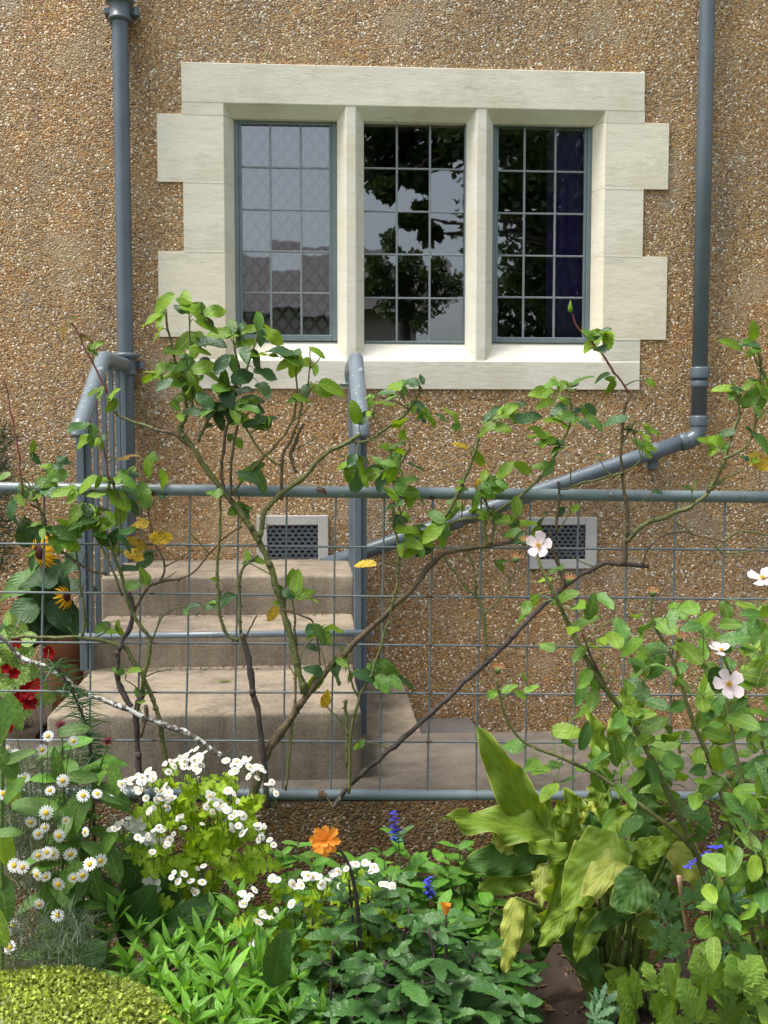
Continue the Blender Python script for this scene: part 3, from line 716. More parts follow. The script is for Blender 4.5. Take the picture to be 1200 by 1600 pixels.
def frame(pos, d, nrm, size):
    y = d.normalized(); z = nrm - y * nrm.dot(y)
    if z.length < 1e-4: z = Vector((0, -1, .3)) - y * Vector((0, -1, .3)).dot(y)
    z.normalize(); x = y.cross(z)
    M = Matrix((x, y, z)).transposed().to_4x4()
    return Matrix.Translation(pos) @ M @ Matrix.Diagonal((size, size, size, 1))
def jit(a): return Vector((U(-a, a), U(-a, a), U(-a, a)))
def leaf(parent, kind, mat, pos, d, nrm, size, name='leaf'):
    return inst(name, random.choice(variants(kind, mat)), frame(pos, d, nrm, size), parent)
def sdir(ang, out=0.0): return Vector((math.cos(R(ang)), -out, math.sin(R(ang)))).normalized()
def pick(*opts):
    t = rnd() * sum(w for _, w in opts)
    for m, w in opts:
        t -= w
        if t <= 0: return m
    return opts[-1][0]
def daisy_geo(n, r0, r1, w, droop=.12, tipround=True):
    V, F, UV = [], [], []
    for i in range(n):
        a = 2 * math.pi * i / n + random.Random(i).uniform(-.06, .06); c, s = math.cos(a), math.sin(a); k = len(V)
        for t, ww in ((0, .45), (.5, 1.0), (.85, .85), (1.0, .35)):
            r = r0 + (r1 - r0) * t
            for q in (-1, 1): V.append(Vector((c * r - s * w * ww * q, s * r + c * w * ww * q, -droop * t * t * r1 + .01 * (i % 2)))); UV.append((.5, t))
        for t in range(3): F.append((k + 2 * t, k + 2 * t + 1, k + 2 * t + 3, k + 2 * t + 2))
    return V, F, UV
def dome_geo(r, h, n=10):
    return lathe([(r, 0), (r * .92, h * .45), (r * .6, h * .85), (.001, h)], n)
ME_DAISY = mesh_of('daisy_petals', daisy_geo(15, .16, .5, .065), P_WHITE, True)
ME_FEV = mesh_of('feverfew_petals', daisy_geo(11, .10, .5, .15, .08), P_WHITE, True)
ME_DISC = mesh_of('daisy_disc', dome_geo(.19, .10), P_YEL, True)
ME_DISCF = mesh_of('feverfew_disc', dome_geo(.155, .09), P_YEL, True)
ME_SUNF = mesh_of('sunflower_petals', join(daisy_geo(15, .2, .5, .05, .25), [v + Vector((0, 0, -.03)) for v in daisy_geo(13, .2, .52, .045, .5)[0]] and ([v + Vector((0, 0, -.03)) for v in daisy_geo(13, .2, .52, .045, .5)[0]], daisy_geo(13, .2, .52, .045, .5)[1], daisy_geo(13, .2, .52, .045, .5)[2])), P_SUN, True)
ME_DISCS = mesh_of('sunflower_disc', dome_geo(.23, .08, 14), P_BROWN, True)
def flower(parent, pos, nrm, size, petals, disc, name='flower'):
    x = nrm.orthogonal(); o = inst(name, petals, frame(pos, Matrix.Rotation(U(0, 6.28), 3, nrm) @ x, nrm, size), parent)
    if disc: sub('disc', disc, o)
    return o
def pxm(d): return d / FPX                      # metres per photo pixel at distance d
def stemmed(parent, base, top, kind, mats, n, size, stem_mat, r=.003, whorl=2, tri=False, e0=-10, e1=45, start=.12, spin=90, lean=.04, stemname='stem'):
    mid = base.lerp(top, .5) + Vector((U(-lean, lean), U(-lean, lean), 0))
    pts = smooth_path([base, mid, top], 5)
    add(stemname, tube(pts, [r * 1.3, r * .7], 6), stem_mat, parent, True)
    az = U(0, 360)
    for i in range(n):
        t = start + (1 - start) * (i + .6) / n; f = t * (len(pts) - 1); k = min(int(f), len(pts) - 2); p = pts[k].lerp(pts[k + 1], f - k)
        az += spin + U(-15, 15)
        for w_ in range(whorl):
            a = R(az + 360 * w_ / whorl + U(-12, 12)); e = R(e0 + (e1 - e0) * t ** 1.5 + U(-14, 14))
            d = Vector((math.cos(a) * math.cos(e), math.sin(a) * math.cos(e), math.sin(e)))
            sz = size * U(.75, 1.15) * (1 - .45 * max(0, t - .75) / .25)
            nn = Vector((0, 0, 1)) * (1 if e < 1 else .4) - d * .2 + Vector((0, -.25, 0)) + jit(.25)
            if tri:
                q = p + d * sz * .45; leaf(parent, kind, pick(*mats), q, d, nn, sz)
                sd = d.cross(Vector((0, 0, 1))).normalized()
                for s in (-1, 1): leaf(parent, kind, pick(*mats), q - d * sz * .05, (d * .55 + sd * s).normalized(), nn + jit(.2), sz * .72)
                add('stalk', tube([p, q], .0016, 4, False), stem_mat, parent)
            else: leaf(parent, kind, pick(*mats), p, d, nn, sz)
    return pts

# ------------------------------------------------------------------ climbing roses tied to the fence
roses = {
 'A': thing('climbing_rose', 'leggy climbing rose with lichened wood at the left of the fence', 'rose', PF(215, 1242, .05), 'climbing roses on the fence'),
 'B': thing('climbing_rose', 'climbing rose with thick green canes in front of the steps', 'rose', PF(410, 1242, .05), 'climbing roses on the fence'),
 'C': thing('climbing_rose', 'climbing rose with one long dark diagonal cane right of the steps', 'rose', PF(545, 1242, .05), 'climbing roses on the fence')}
g_, b_, k_, l_, r_ = M_CANEG, M_CANEB, M_CANED, M_CANEL, M_CANER
CANES = [
 ('A', k_, [(221, 1262), (216, 1180), (213, 1115), (222, 1085)], .035, 6.5, 5),
 ('A', l_, [(-60, 965), (0, 995), (35, 1030), (70, 1040), (130, 1082), (190, 1105), (250, 1130), (300, 1150), (352, 1182)], .05, 4, 5.5),
 ('A', k_, [(205, 1105), (190, 1080), (184, 1045), (182, 1022), (192, 1000), (204, 980), (207, 950), (203, 925)], .045, 6, 4),
 ('A', g_, [(266, 1260), (258, 1180), (243, 1105), (220, 1050), (195, 1015), (160, 1000), (130, 996), (60, 996), (15, 997)], .03, 5, 3),
 ('A', g_, [(130, 996), (131, 950), (124, 905), (119, 845)], .03, 3.2, 2.2),
 ('A', g_, [(222, 1075), (234, 1010), (235, 997), (207, 960), (192, 905), (178, 865), (160, 825), (152, 805)], .05, 4.5, 2.5),
 ('A', b_, [(207, 960), (228, 922), (250, 910), (300, 895), (345, 845), (378, 822)], .04, 3, 1.6),
 ('A', b_, [(250, 910), (257, 880), (243, 850), (232, 800)], .04, 2.2, 1.5),
 ('A', b_, [(165, 897), (145, 893), (110, 872), (78, 845), (68, 805), (45, 785)], .05, 3, 2),
 ('A', g_, [(190, 930), (172, 880), (150, 840), (140, 800)], .06, 2.6, 1.6),
 ('A', g_, [(186, 870), (187, 800), (182, 770), (172, 745)], .06, 2.6, 1.8),
 ('A', r_, [(172, 768), (168, 735), (160, 690)], .06, 2, 1.3),
 ('A', r_, [(35, 775), (28, 700), (16, 640), (8, 590)], .06, 2.2, 1.2),
 ('A', g_, [(68, 830), (60, 790), (45, 760), (30, 745)], .06, 2.5, 1.6),
 ('A', g_, [(238, 1000), (255, 965), (275, 950), (298, 945)], .05, 2, 1.3),
 ('A', b_, [(228, 1100), (228, 1120), (222, 1150)], .05, 4, 3),
 ('B', b_, [(395, 1265), (408, 1195), (450, 1130), (480, 1085), (520, 1040), (575, 985), (640, 925), (690, 868), (760, 853), (815, 846)], .045, 8.5, 4),
 ('B', g_, [(475, 1082), (455, 1000), (440, 945), (425, 890), (408, 850), (385, 815), (355, 775), (320, 730), (300, 697), (284, 676), (282, 664)], .05, 7, 4.2),
 ('B', g_, [(406, 848), (411, 810), (430, 780), (480, 740), (502, 714), (545, 690), (562, 680)], .06, 5.5, 3.6),
 ('B', g_, [(548, 690), (575, 688), (605, 668), (635, 645), (653, 615), (655, 604)], .06, 3, 1.8),
 ('B', b_, [(300, 697), (270, 678), (240, 671)], .05, 4, 3),
 ('B', g_, [(240, 671), (215, 662), (190, 650), (178, 640)], .05, 3, 2.2),
 ('B', r_, [(178, 640), (168, 615), (145, 570), (125, 530), (108, 492)], .05, 2.2, 1.2),
 ('B', b_, [(352, 772), (346, 740), (347, 715), (357, 660), (367, 610), (372, 570), (366, 540)], .05, 3.6, 2),
 ('B', b_, [(362, 782), (359, 740), (364, 700), (372, 662), (366, 640)], .06, 3, 1.8),
 ('B', g_, [(362, 775), (405, 722), (440, 685), (460, 640), (463, 600), (465, 552)], .05, 2.8, 1.6),
 ('B', b_, [(440, 782), (440, 740), (445, 705), (463, 668)], .06, 3.5, 2.6),
 ('B', b_, [(463, 740), (455, 710), (462, 690), (474, 664)], .05, 3.5, 3),
 ('B', g_, [(463, 668), (475, 625), (490, 600)], .05, 2, 1.2),
 ('B', b_, [(480, 600), (484, 570), (486, 550)], .05, 1.6, 1),
 ('B', g_, [(439, 728), (410, 708), (385, 670), (372, 630)], .06, 2, 1.5),
 ('B', g_, [(284, 666), (293, 640), (285, 600), (268, 540), (258, 480)], .05, 3.4, 2),
 ('B', g_, [(300, 640), (300, 590), (297, 540), (297, 490)], .06, 2.4, 1.5),
 ('B', g_, [(310, 690), (325, 655), (345, 630), (350, 600)], .05, 2.4, 1.4),
 ('B', g_, [(380, 585), (395, 550), (405, 515)], .06, 2.4, 1.6),
 ('B', k_, [(418, 1262), (408, 1150), (396, 1080), (386, 1020), (380, 990)], .055, 6, 5.5),
 ('B', g_, [(378, 990), (374, 935), (378, 890), (405, 868)], .05, 3.8, 3),
 ('B', g_, [(374, 1002), (352, 985), (342, 955), (339, 900), (343, 830), (346, 770)], .045, 3.4, 2.6),
 ('B', b_, [(385, 995), (392, 980), (401, 961)], .05, 2.5, 1.2),
 ('B', g_, [(447, 1235), (455, 1150), (462, 1060), (460, 970), (455, 925)], .04, 3, 2),
 ('B', b_, [(440, 953), (460, 958), (485, 968), (493, 985), (500, 1040)], .06, 2.2, 1.5),
 ('B', g_, [(466, 1030), (478, 1010), (490, 995)], .06, 1.6, 1.2),
 ('C', k_, [(520, 1262), (545, 1228), (600, 1180), (640, 1145), (700, 1090), (760, 1035), (810, 985), (850, 945), (890, 910), (930, 886), (960, 881), (1012, 884)], .04, 5.6, 4.4),
 ('C', g_, [(760, 1034), (756, 962), (745, 932), (740, 890), (728, 845)], .04, 3, 2),
 ('C', g_, [(746, 934), (722, 910), (700, 882), (693, 868)], .04, 2.2, 1.6),
 ('C', g_, [(758, 960), (785, 930), (802, 900), (806, 885)], .04, 2.2, 1.3),
 ('C', b_, [(876, 925), (879, 897), (866, 865), (858, 830)], .05, 5, 3),
 ('C', b_, [(870, 832), (871, 790), (872, 752)], .05, 3, 2.6),
 ('C', b_, [(974, 882), (977, 848), (981, 835)], .045, 6.5, 5),
 ('C', b_, [(981, 838), (978, 790), (972, 750), (972, 690), (974, 645), (986, 612)], .05, 4, 2.4),
 ('C', r_, [(983, 612), (960, 582), (935, 545), (915, 525), (900, 508), (893, 492)], .05, 2.4, 1.4),
 ('C', g_, [(973, 690), (985, 668), (994, 654)], .05, 2.6, 2),
 ('C', g_, [(981, 845), (1000, 825), (1030, 810), (1080, 790), (1108, 768), (1128, 725), (1148, 670), (1155, 645), (1146, 606)], .05, 5, 2.4),
 ('C', g_, [(1108, 768), (1130, 748)], .05, 4, 3),
 ('C', g_, [(1130, 718), (1165, 698), (1180, 660), (1186, 600), (1190, 575)], .055, 3, 1.8),
 ('C', g_, [(690, 822), (720, 813), (760, 806), (795, 787), (840, 750), (870, 705), (886, 672), (893, 640), (890, 606)], .05, 4, 2.2),
 ('C', g_, [(684, 820), (712, 778), (736, 722), (750, 680), (756, 664)], .06, 4, 2.6),
 ('C', g_, [(872, 765), (910, 755), (950, 745), (985, 732), (1005, 712)], .06, 2.4, 1.4),
 ('C', g_, [(760, 852), (756, 825), (763, 795), (752, 765)], .05, 3.4, 2),
 ('C', g_, [(766, 850), (772, 815), (770, 790)], .05, 3, 2.2),
 ('C', g_, [(806, 845), (810, 820), (808, 795)], .05, 2, 1.4),
 ('C', b_, [(1003, 882), (1012, 858), (1040, 836), (1075, 832), (1105, 840), (1130, 846)], .05, 2.2, 1.4),
 ('C', g_, [(1130, 846), (1160, 830), (1215, 840)], .05, 2.2, 1.6),
 ('C', g_, [(1110, 843), (1130, 865), (1165, 862), (1215, 850)], .05, 2, 1.4),
 ('C', g_, [(545, 1240), (548, 1150), (560, 1095), (585, 1040), (605, 975), (620, 915), (622, 860), (615, 800), (620, 740), (640, 700)], .06, 3.2, 2),
 ('C', g_, [(543, 1200), (541, 1120), (540, 1095)], .05, 3.2, 3),
 ('C', g_, [(548, 1150), (525, 1120), (512, 1103)], .05, 1.8, 1.3),
 ('C', g_, [(560, 1090), (548, 1060), (545, 1020)], .05, 2, 1.4),
 ('C', g_, [(640, 860), (625, 800), (612, 740), (610, 700)], .06, 2.4, 1.6),
]
SAMP = []
def thorn(p, d, s):
    q = Vector((U(-1, 1), U(-1, .2), U(-1, 1))); q = (q - d * q.dot(d)).normalized(); e = d * s * .45
    t = d.cross(q) * s * .2
    return [p + e + t, p + e - t, p - e - t, p - e + t, p + q * s * 1.1 - d * s * .2], [(0, 1, 4), (1, 2, 4), (2, 3, 4), (3, 0, 4)]
MPX = .00187
for rz, mt, pp, off, r0, r1 in CANES:
    n_ = len(pp); pts = []
    for i, (x, y) in enumerate(pp):
        pts.append(PF(x, y, off + .012 * noise.noise(Vector((x * .02, y * .02, 1)))))
    sp = smooth_path(pts, 5); L = len(sp)
    # slight crookedness
    sp = [p + Vector((noise.noise(p * 22), noise.noise(p * 22 + Vector((9, 0, 0))), noise.noise(p * 22 + Vector((0, 9, 0))))) * .006 + Vector((noise.noise(p * 75), 0, noise.noise(p * 75 + Vector((5, 0, 0))))) * .0016 for p in sp]
    rad = [(r0 + (r1 - r0) * i / (L - 1)) * MPX * .80 for i in range(L)]
    g = tube(sp, rad, 8, True, .38)
    parts = [g]
    if r0 >= 3:
        for i in range(1, L - 1):
            if rnd() < .48:
                d = (sp[i + 1] - sp[i]).normalized(); q, f = thorn(sp[i] + jit(rad[i] * .3), d, .0075 + rad[i] * .55); parts.append((q, f))
            if rnd() < .07:
                d = (sp[i + 1] - sp[i]).normalized(); parts.append(tube([sp[i] - d * rad[i] * 1.4, sp[i], sp[i] + d * rad[i] * 1.4], [rad[i] * .9, rad[i] * 1.22, rad[i] * .9], 8))
    add('cane', join(*parts), mt, roses[rz], True)
    for i in range(L): SAMP.append((sp[i], rz))
# leaflets: (x, y, length in px, tone)  tone: ''=mixed, y yellow, r reddish, d dark, l light
RL = """255 472 36;290 468 34;303 487 40l;336 488 32l;238 500 36;325 508 34l;342 520 34;241 527 30;292 533 38l;276 550 30;330 538 44d;358 517 26l;312 545 30
250 578 32l;236 592 32l;256 602 30d;296 574 38;302 600 36l;332 590 36l;346 603 32;301 640 32d;326 650 24d;275 598 34;311 613 32;352 620 40d;357 640 36;285 570 24;268 585 30l;345 570 34d;290 620 36l;318 575 34
378 520 34d;410 503 32l;426 527 34l;440 551 42;396 560 38d;420 555 34l;455 560 30l;464 570 34l;447 567 30y;478 567 28l;497 548 24y;500 610 40l;520 605 40l;458 626 30;472 620 28l;405 500 30;390 515 28
380 590 38d;415 585 34d;411 610 40d;350 598 34;395 622 34d;376 614 34d;386 640 36;361 643 32d;394 658 30d;412 653 34d;370 690 26;405 748 38;388 742 32d;370 795 30;335 770 26;340 640 34;360 615 36d;372 655 30l;345 655 30;320 625 32d;400 640 26d
145 612 24l;178 617 24l;176 634 22l;121 668 38d;129 690 26l;149 690 24l;190 714 26r;203 712 24r;231 727 32l;205 738 26d;200 750 28;258 753 36;136 755 34;160 748 32l;114 500 16r;100 520 18r;96 508 14r;135 530 20r;151 540 22l
90 743 36;70 752 32;20 793 30d;98 768 30l;150 772 28l;185 780 48l;225 772 40;205 765 30;78 770 30;118 803 36l;128 825 34l;100 832 40;90 845 30l;140 800 30l;55 775 26;35 765 24
105 825 38l;130 815 40;150 822 36;166 820 38l;110 852 30l;85 830 28;203 831 32d;216 820 30y;214 850 30y;252 842 36y;195 846 30;200 890 28d;226 877 32d;226 900 26l;205 913 26;210 868 28y;190 800 36l;178 840 30d;160 795 34;60 835 28;48 880 26d
555 645 32l;580 634 28;598 628 24l;603 612 26;617 604 24l;640 597 30;565 730 34l;577 742 36;551 746 30;583 735 30d;556 760 30d;545 742 28l
655 632 24d;660 645 26;670 656 28l;686 650 28d;707 650 34l;630 680 28;621 702 32l;612 722 36;625 660 28y;608 745 34l;637 752 32;640 770 30l;616 792 32;622 812 30;636 830 34l;642 862 28;612 770 28;650 730 26;604 700 28
770 648 32;781 665 32l;798 640 28l;811 635 28;826 655 42d;760 671 30l;785 650 30;720 695 24y;746 716 28y;750 762 26y;762 772 26l;790 735 32;776 750 34;815 730 32l;846 728 28;775 765 26l
845 613 36l;862 600 26;880 598 32l;852 630 26;872 640 28d;866 655 30;845 682 36l;857 690 38;840 675 32l;885 650 28
808 790 30;848 812 38d;790 812 30l;820 817 34;800 832 28;675 832 40l;663 842 36l;646 852 34l;660 863 28;690 842 26;692 815 34;705 800 28l;768 800 26;740 790 26
917 516 30l;925 537 36l;942 522 28;952 530 30l;908 592 32;937 590 32;955 605 22l;903 645 32d;925 640 28;931 657 30;913 660 26d;961 655 34;1015 700 36l;1010 683 26l;1020 675 24;948 520 26
1145 537 36l;1171 537 30d;1178 518 26l;1131 606 32l;1157 607 30;1172 622 34;1197 590 34;1192 610 30l;1180 680 34d;1193 692 32;1104 690 30l;1119 688 28l;1135 676 26;1186 722 38y;1150 620 28l;1195 640 30;1170 600 26l
465 910 38l;440 927 28;425 960 28y;486 935 22l;485 995 26l;500 990 32;521 984 34l;526 1052 34d;540 1030 32l;510 1092 28y;490 1067 36l;572 1055 32d;605 1045 34;598 1068 32;632 1063 46d;320 952 28d;350 940 36d;303 948 22;570 880 32y;455 905 26;560 1050 22"""
stalks = {k: [] for k in roses}
def fence_leaf(c, size, mt, best, d=None):
    dv = (c - best[0]); dv.y = 0
    base_dir = dv.normalized() if dv.length > .01 else sdir(U(0, 360))
    d = d or (base_dir + Vector((0, U(-.5, .35), -.25)) + jit(.55)).normalized()
    nr = Vector((U(-.55, .55), -U(.2, 1.0), U(.2, 1.0))); b0 = c - d * size * .5
    leaf(roses[best[1]], 'rose', mt, b0, d, nr, size)
    if (b0 - best[0]).length > .004:
        m_ = best[0].lerp(b0, .5) + Vector((0, 0, .006 + (b0 - best[0]).length * .08))
        stalks[best[1]].append(tube(smooth_path([best[0], m_, b0], 2), [.0016, .0010], 4, False))
    return b0, d, nr
for tok in RL.replace('\n', ';').split(';'):
    a = tok.split(); x, y = float(a[0]), float(a[1]); s = a[2]; tone = ''
    if s[-1].isalpha(): tone = s[-1]; s = s[:-1]
    size = float(s) * MPX * 1.16
    c = PF(x, y, .05 + U(-.04, .07))
    best = min(SAMP, key=lambda t: (t[0].x - c.x) ** 2 + (t[0].z - c.z) ** 2 + .2 * (t[0].y - c.y) ** 2)
    mt = {'y': L_ROSEY, 'r': L_ROSER, 'd': L_ROSED, 'l': L_ROSEL}.get(tone) or pick((L_ROSE, 5), (L_ROSEL, 3), (L_ROSED, 2))
    if tone == 'y' and rnd() < .5: mt = L_ROSEL
    b0, d, nr = fence_leaf(c, size, mt, best)
    for sg in (1, -1):                       # smaller side leaflets of the same leaf
        if rnd() < .55 or tone in ('y', 'r'): continue
        sd = d.cross(nr).normalized() * sg
        mt2 = pick((L_ROSE, 4), (L_ROSEL, 4), (L_ROSED, 2))
        d2 = (sd + d * .5 + jit(.25)).normalized(); leaf(roses[best[1]], 'rose', mt2, b0 - d * .004, d2, nr + jit(.4), size * U(.55, .8))
# bare and leafy side twigs
for i in range(70):
    p0, rz = random.choice(SAMP)
    if p0.z > P(600, 560).z: continue
    dr = Vector((U(-1, 1), U(-.35, .25), U(.1, 1))).normalized(); L = U(.03, .11)
    tp = p0 + dr * L; sp = smooth_path([p0, p0.lerp(tp, .5) + jit(.006), tp], 3)
    stalks[rz].append(tube(sp, [.0026, .0012], 5, True))
    if rnd() < .42:
        for q in range(random.choice((1, 2, 3))): fence_leaf(tp + Vector((U(-.03, .03), U(-.02, .02), U(-.015, .03))), U(.028, .048), pick((L_ROSEL, 4), (L_ROSE, 4), (L_ROSED, 2)), (tp, rz))
for k, v in stalks.items(): add('leaf_stalk', join(*v), M_CANEG, roses[k], True, kind='stuff')
# a bud and withered blooms
for x, y, ang, s in ((891, 489, 80, 20), (152, 805, 60, 16), (160, 842, 70, 14)):
    q = PF(x, y, .05); rz = min(SAMP, key=lambda t: (t[0] - q).length)[1]
    inst('bud', mesh_of('bud', lathe([(.01, 0), (.17, .12), (.2, .35), (.12, .65), (.01, 1)], 8), L_ROSEL, True), frame(q, sdir(0), sdir(ang), s * MPX), roses[rz])
# ------------------------------------------------------------------ front rose bush on the right
def inpoly(x, y, poly):
    c = False; j = len(poly) - 1
    for i in range(len(poly)):
        if (poly[i][1] > y) != (poly[j][1] > y) and x < (poly[j][0] - poly[i][0]) * (y - poly[i][1]) / (poly[j][1] - poly[i][1]) + poly[i][0]: c = not c
        j = i
    return c
def PD(px, py, d): return P(px, py, -5 + d)
rb = thing('rose_bush', 'leafy rose bush with pale pink blooms at the right edge', 'rose', PZ(1120, 1640, 0))
BC = [(M_CANEG, [(1150, 1640), (1110, 1400), (1030, 1210), (980, 1120), (935, 1062), (893, 985), (865, 925), (845, 885), (835, 850)], 2.62, 6, 2.2),
      (M_CANEG, [(1180, 1640), (1150, 1450), (1085, 1330), (1010, 1265), (940, 1215), (880, 1185), (820, 1160), (790, 1120), (775, 1060)], 2.55, 5, 1.6),
      (M_CANEG, [(1190, 1640), (1170, 1400), (1120, 1220), (1080, 1120), (1055, 1040), (1020, 970), (1018, 930)], 2.7, 5, 1.8),
      (M_CANEG, [(1210, 1640), (1190, 1350), (1150, 1180), (1135, 1085)], 2.5, 5, 2),
      (M_CANEG, [(1240, 1500), (1210, 1250), (1180, 1130), (1130, 1030)], 2.8, 4, 2),
      (M_CANEG, [(1260, 1300), (1230, 1000), (1195, 910)], 2.7, 4, 1.8),
      (M_CANEG, [(1130, 1400), (1150, 1280), (1140, 1225)], 2.5, 3, 1.6),
      (M_CANEB, [(945, 1070), (925, 1030), (910, 990)], 2.62, 3.2, 2),
      (M_CANEG, [(1055, 1040), (1060, 1010), (1062, 998)], 2.7, 2, 1.5)]
BS = []
for mt, pp, d, r0, r1 in BC:
    sp = smooth_path([PD(x, y, d + .05 * noise.noise(Vector((x * .01, y * .01, 4)))) for x, y in pp], 5)
    add('cane', tube(sp, [r0 * pxm(d), r1 * pxm(d)], 8, True, .1), mt, rb, True); BS += sp
poly = [(1000, 975), (1090, 960), (1200, 945), (1240, 960), (1240, 1640), (1140, 1640), (1130, 1500), (1120, 1400), (1060, 1300), (960, 1235), (900, 1225), (960, 1130), (985, 1040)]
hole = [(1045, 1300), (1130, 1330), (1145, 1560), (1060, 1560)]
pts = []
tries = 0
while len(pts) < 235 and tries < 20000:
    tries += 1; x, y = U(900, 1235), U(940, 1640)
    if not inpoly(x, y, poly) or (inpoly(x, y, hole) and rnd() < .7): continue
    if any((x - a) ** 2 + (y - b) ** 2 < 13 ** 2 for a, b in pts[-90:]): continue
    pts.append((x, y))
ex = [(870, 888), (850, 905), (835, 935), (822, 950), (812, 965), (880, 930), (903, 945), (925, 948), (945, 940), (893, 985), (912, 968), (940, 1000), (925, 1010), (960, 1000), (970, 985), (855, 1010), (905, 1020), (912, 1060), (930, 1055), (945, 1035), (908, 1085), (925, 1095),
      (1000, 1035), (1025, 1010), (985, 1010), (1060, 955), (1080, 950), (1050, 965), (995, 960), (885, 1140), (905, 1115), (890, 1160), (915, 1150), (800, 1165), (830, 1195), (845, 1205), (870, 1195), (910, 1200), (950, 1205), (935, 1190), (960, 1175), (880, 1220), (858, 1235), (950, 1280), (960, 1255), (985, 1290), (1010, 1310), (975, 1325),
      (815, 1085), (795, 1075), (770, 1085), (830, 1075), (820, 1055), (1190, 945), (1175, 960), (1000, 1190), (1010, 1155), (985, 1165), (1030, 1180), (1020, 1130), (1050, 1150)]
bst = []
for i, (x, y) in enumerate(ex + pts):
    near = i < len(ex); d = U(2.5, 2.72) if near else U(2.42, 3.0)
    size = (U(38, 52) if near else U(36, 56)) * pxm(2.62)
    if x < 860 and y < 1120: size *= .72
    c = PD(x, y, d); b = min(BS, key=lambda t: (t - c).length_squared); dv = c - b
    if dv.length > .12: b = c - dv.normalized() * .07 + Vector((0, 0, -.02))
    dr = ((dv.normalized() if dv.length > .01 else sdir(U(0, 360))) * .8 + Vector((0, U(-.5, .2), -.15)) + jit(.7)).normalized()
    nr = Vector((U(-.45, .45), -U(.3, 1), U(.4, 1.1)))
    mt = pick((L_BUSH, 5), (L_BUSHL, 2), (L_BUSHD, 4))
    b0 = c - dr * size * .5; leaf(rb, 'bush', mt, b0, dr, nr, size)
    bst.append(tube(smooth_path([b, b.lerp(b0, .5) + Vector((0, 0, .008)), b0], 2), [.0014, .0010], 4, False))
add('leaf_stalk', join(*bst), M_STEMG, rb, True, kind='stuff')
rb2 = thing('rose_bush', 'low dense rose bush without blooms in the right-hand corner', 'rose', PZ(1180, 1640, 0) + Vector((.1, -.1, 0)))
B2 = []
for pp in (((1190, 1660), (1150, 1500), (1110, 1380)), ((1200, 1660), (1190, 1480), (1170, 1300)), ((1210, 1660), (1220, 1450), (1215, 1250)), ((1185, 1660), (1130, 1560), (1090, 1480))):
    sp = smooth_path([PD(x, y, 2.36) for x, y in pp], 5); add('cane', tube(sp, [.006, .003], 8, True, .1), M_CANEG, rb2, True); B2 += sp
bst = []; pts = []; tries = 0
poly2 = [(1120, 1330), (1150, 1230), (1240, 1190), (1240, 1640), (1150, 1640), (1125, 1560), (1085, 1490), (1100, 1420)]
while len(pts) < 135 and tries < 20000:
    tries += 1; x, y = U(1060, 1240), U(1190, 1640)
    if not inpoly(x, y, poly2) or any((x - a) ** 2 + (y - b) ** 2 < 12 ** 2 for a, b in pts): continue
    pts.append((x, y)); d = U(2.25, 2.5); size = U(38, 56) * pxm(2.4); c = PD(x, y, d); b = min(B2, key=lambda t: (t - c).length_squared); dv = c - b
    if dv.length > .10: b = c - dv.normalized() * .06 + Vector((0, 0, -.02))
    dr = ((dv.normalized() if dv.length > .01 else sdir(U(0, 360))) * .8 + Vector((0, U(-.5, .2), -.15)) + jit(.7)).normalized()
    b0 = c - dr * size * .5; leaf(rb2, 'bush', pick((L_BUSH, 5), (L_BUSHL, 2), (L_BUSHD, 3)), b0, dr, Vector((U(-.45, .45), -U(.3, 1), U(.4, 1.1))), size)
    bst.append(tube(smooth_path([b, b.lerp(b0, .5) + Vector((0, 0, .008)), b0], 2), [.0014, .0010], 4, False))
add('leaf_stalk', join(*bst), M_STEMG, rb2, True, kind='stuff')
def petal_geo(): return leaf_geo(lambda v: (.25 + .95 * v ** .7) * (max(1 - v ** 6, 0)) ** .5, .42, 7, 4, .12, -.18, 0, .10, 5)
ME_PETAL = mesh_of('rose_petal', petal_geo(), P_ROSE, True)
stam = []
for i in range(24):
    a = i * 2.4; r = .03 + .10 * (i / 24); p = Vector((math.cos(a) * r, math.sin(a) * r, .02)); stam.append(tube([Vector((0, 0, 0)), p + Vector((0, 0, .10))], .008, 4)); stam.append(dome_geo(.018, .02, 5)); stam[-1] = ([v + p + Vector((0, 0, .10)) for v in stam[-1][0]], stam[-1][1])
ME_STAM = mesh_of('stamen', join(*stam), P_YEL, True)
def rose_bloom(parent, c, nrm, size, angs):
    x = nrm.orthogonal().normalized(); y = nrm.cross(x)
    f = inst('stamen', ME_STAM, frame(c, x, nrm, size), parent)
    for a in angs:
        dr = x * math.cos(R(a)) + y * math.sin(R(a)); inst('petal', ME_PETAL, frame(c + dr * size * .04, dr + nrm * U(-.05, .3), nrm, size * .5 * U(.92, 1.1)), parent)
for x, y, s, na, nm in ((842, 852, 42, (10, 85, 150, 215, 290), (-.55, -1, .15)), (1137, 1070, 50, (20, 92, 165, 235, 305), (.2, -1, .5)), (1127, 1018, 38, (0, 60, 120, 200), (0, -.25, 1)), (1192, 905, 44, (0, 90, 180, 240), (-.3, -.4, .8))):
    rose_bloom(rb, PD(x, y, 2.5), Vector(nm).normalized(), s * pxm(2.5) * 1.0, na)
for x, y in ((820, 845), (806, 872), (1062, 996), (1020, 925), (890, 905), (1140, 1212), (1165, 1218), (1143, 1240), (778, 1045), (1130, 1012)):
    c = PD(x, y, 2.52); s = 15 * pxm(2.52)
    hp = lathe([(.01, -.6), (.3, -.45), (.42, -.1), (.30, .05)], 8); q = daisy_geo(12, .1, .75, .05, -.5)
    o = inst('rose_hip', mesh_of('rose_hip', hp, M_STEMG, True), frame(c, Vector((1, 0, 0)), Vector((U(-.3, .3), -.3, 1)), s), rb); sub('stamen', mesh_of('dry_stamen', q, P_HIP, True), o)

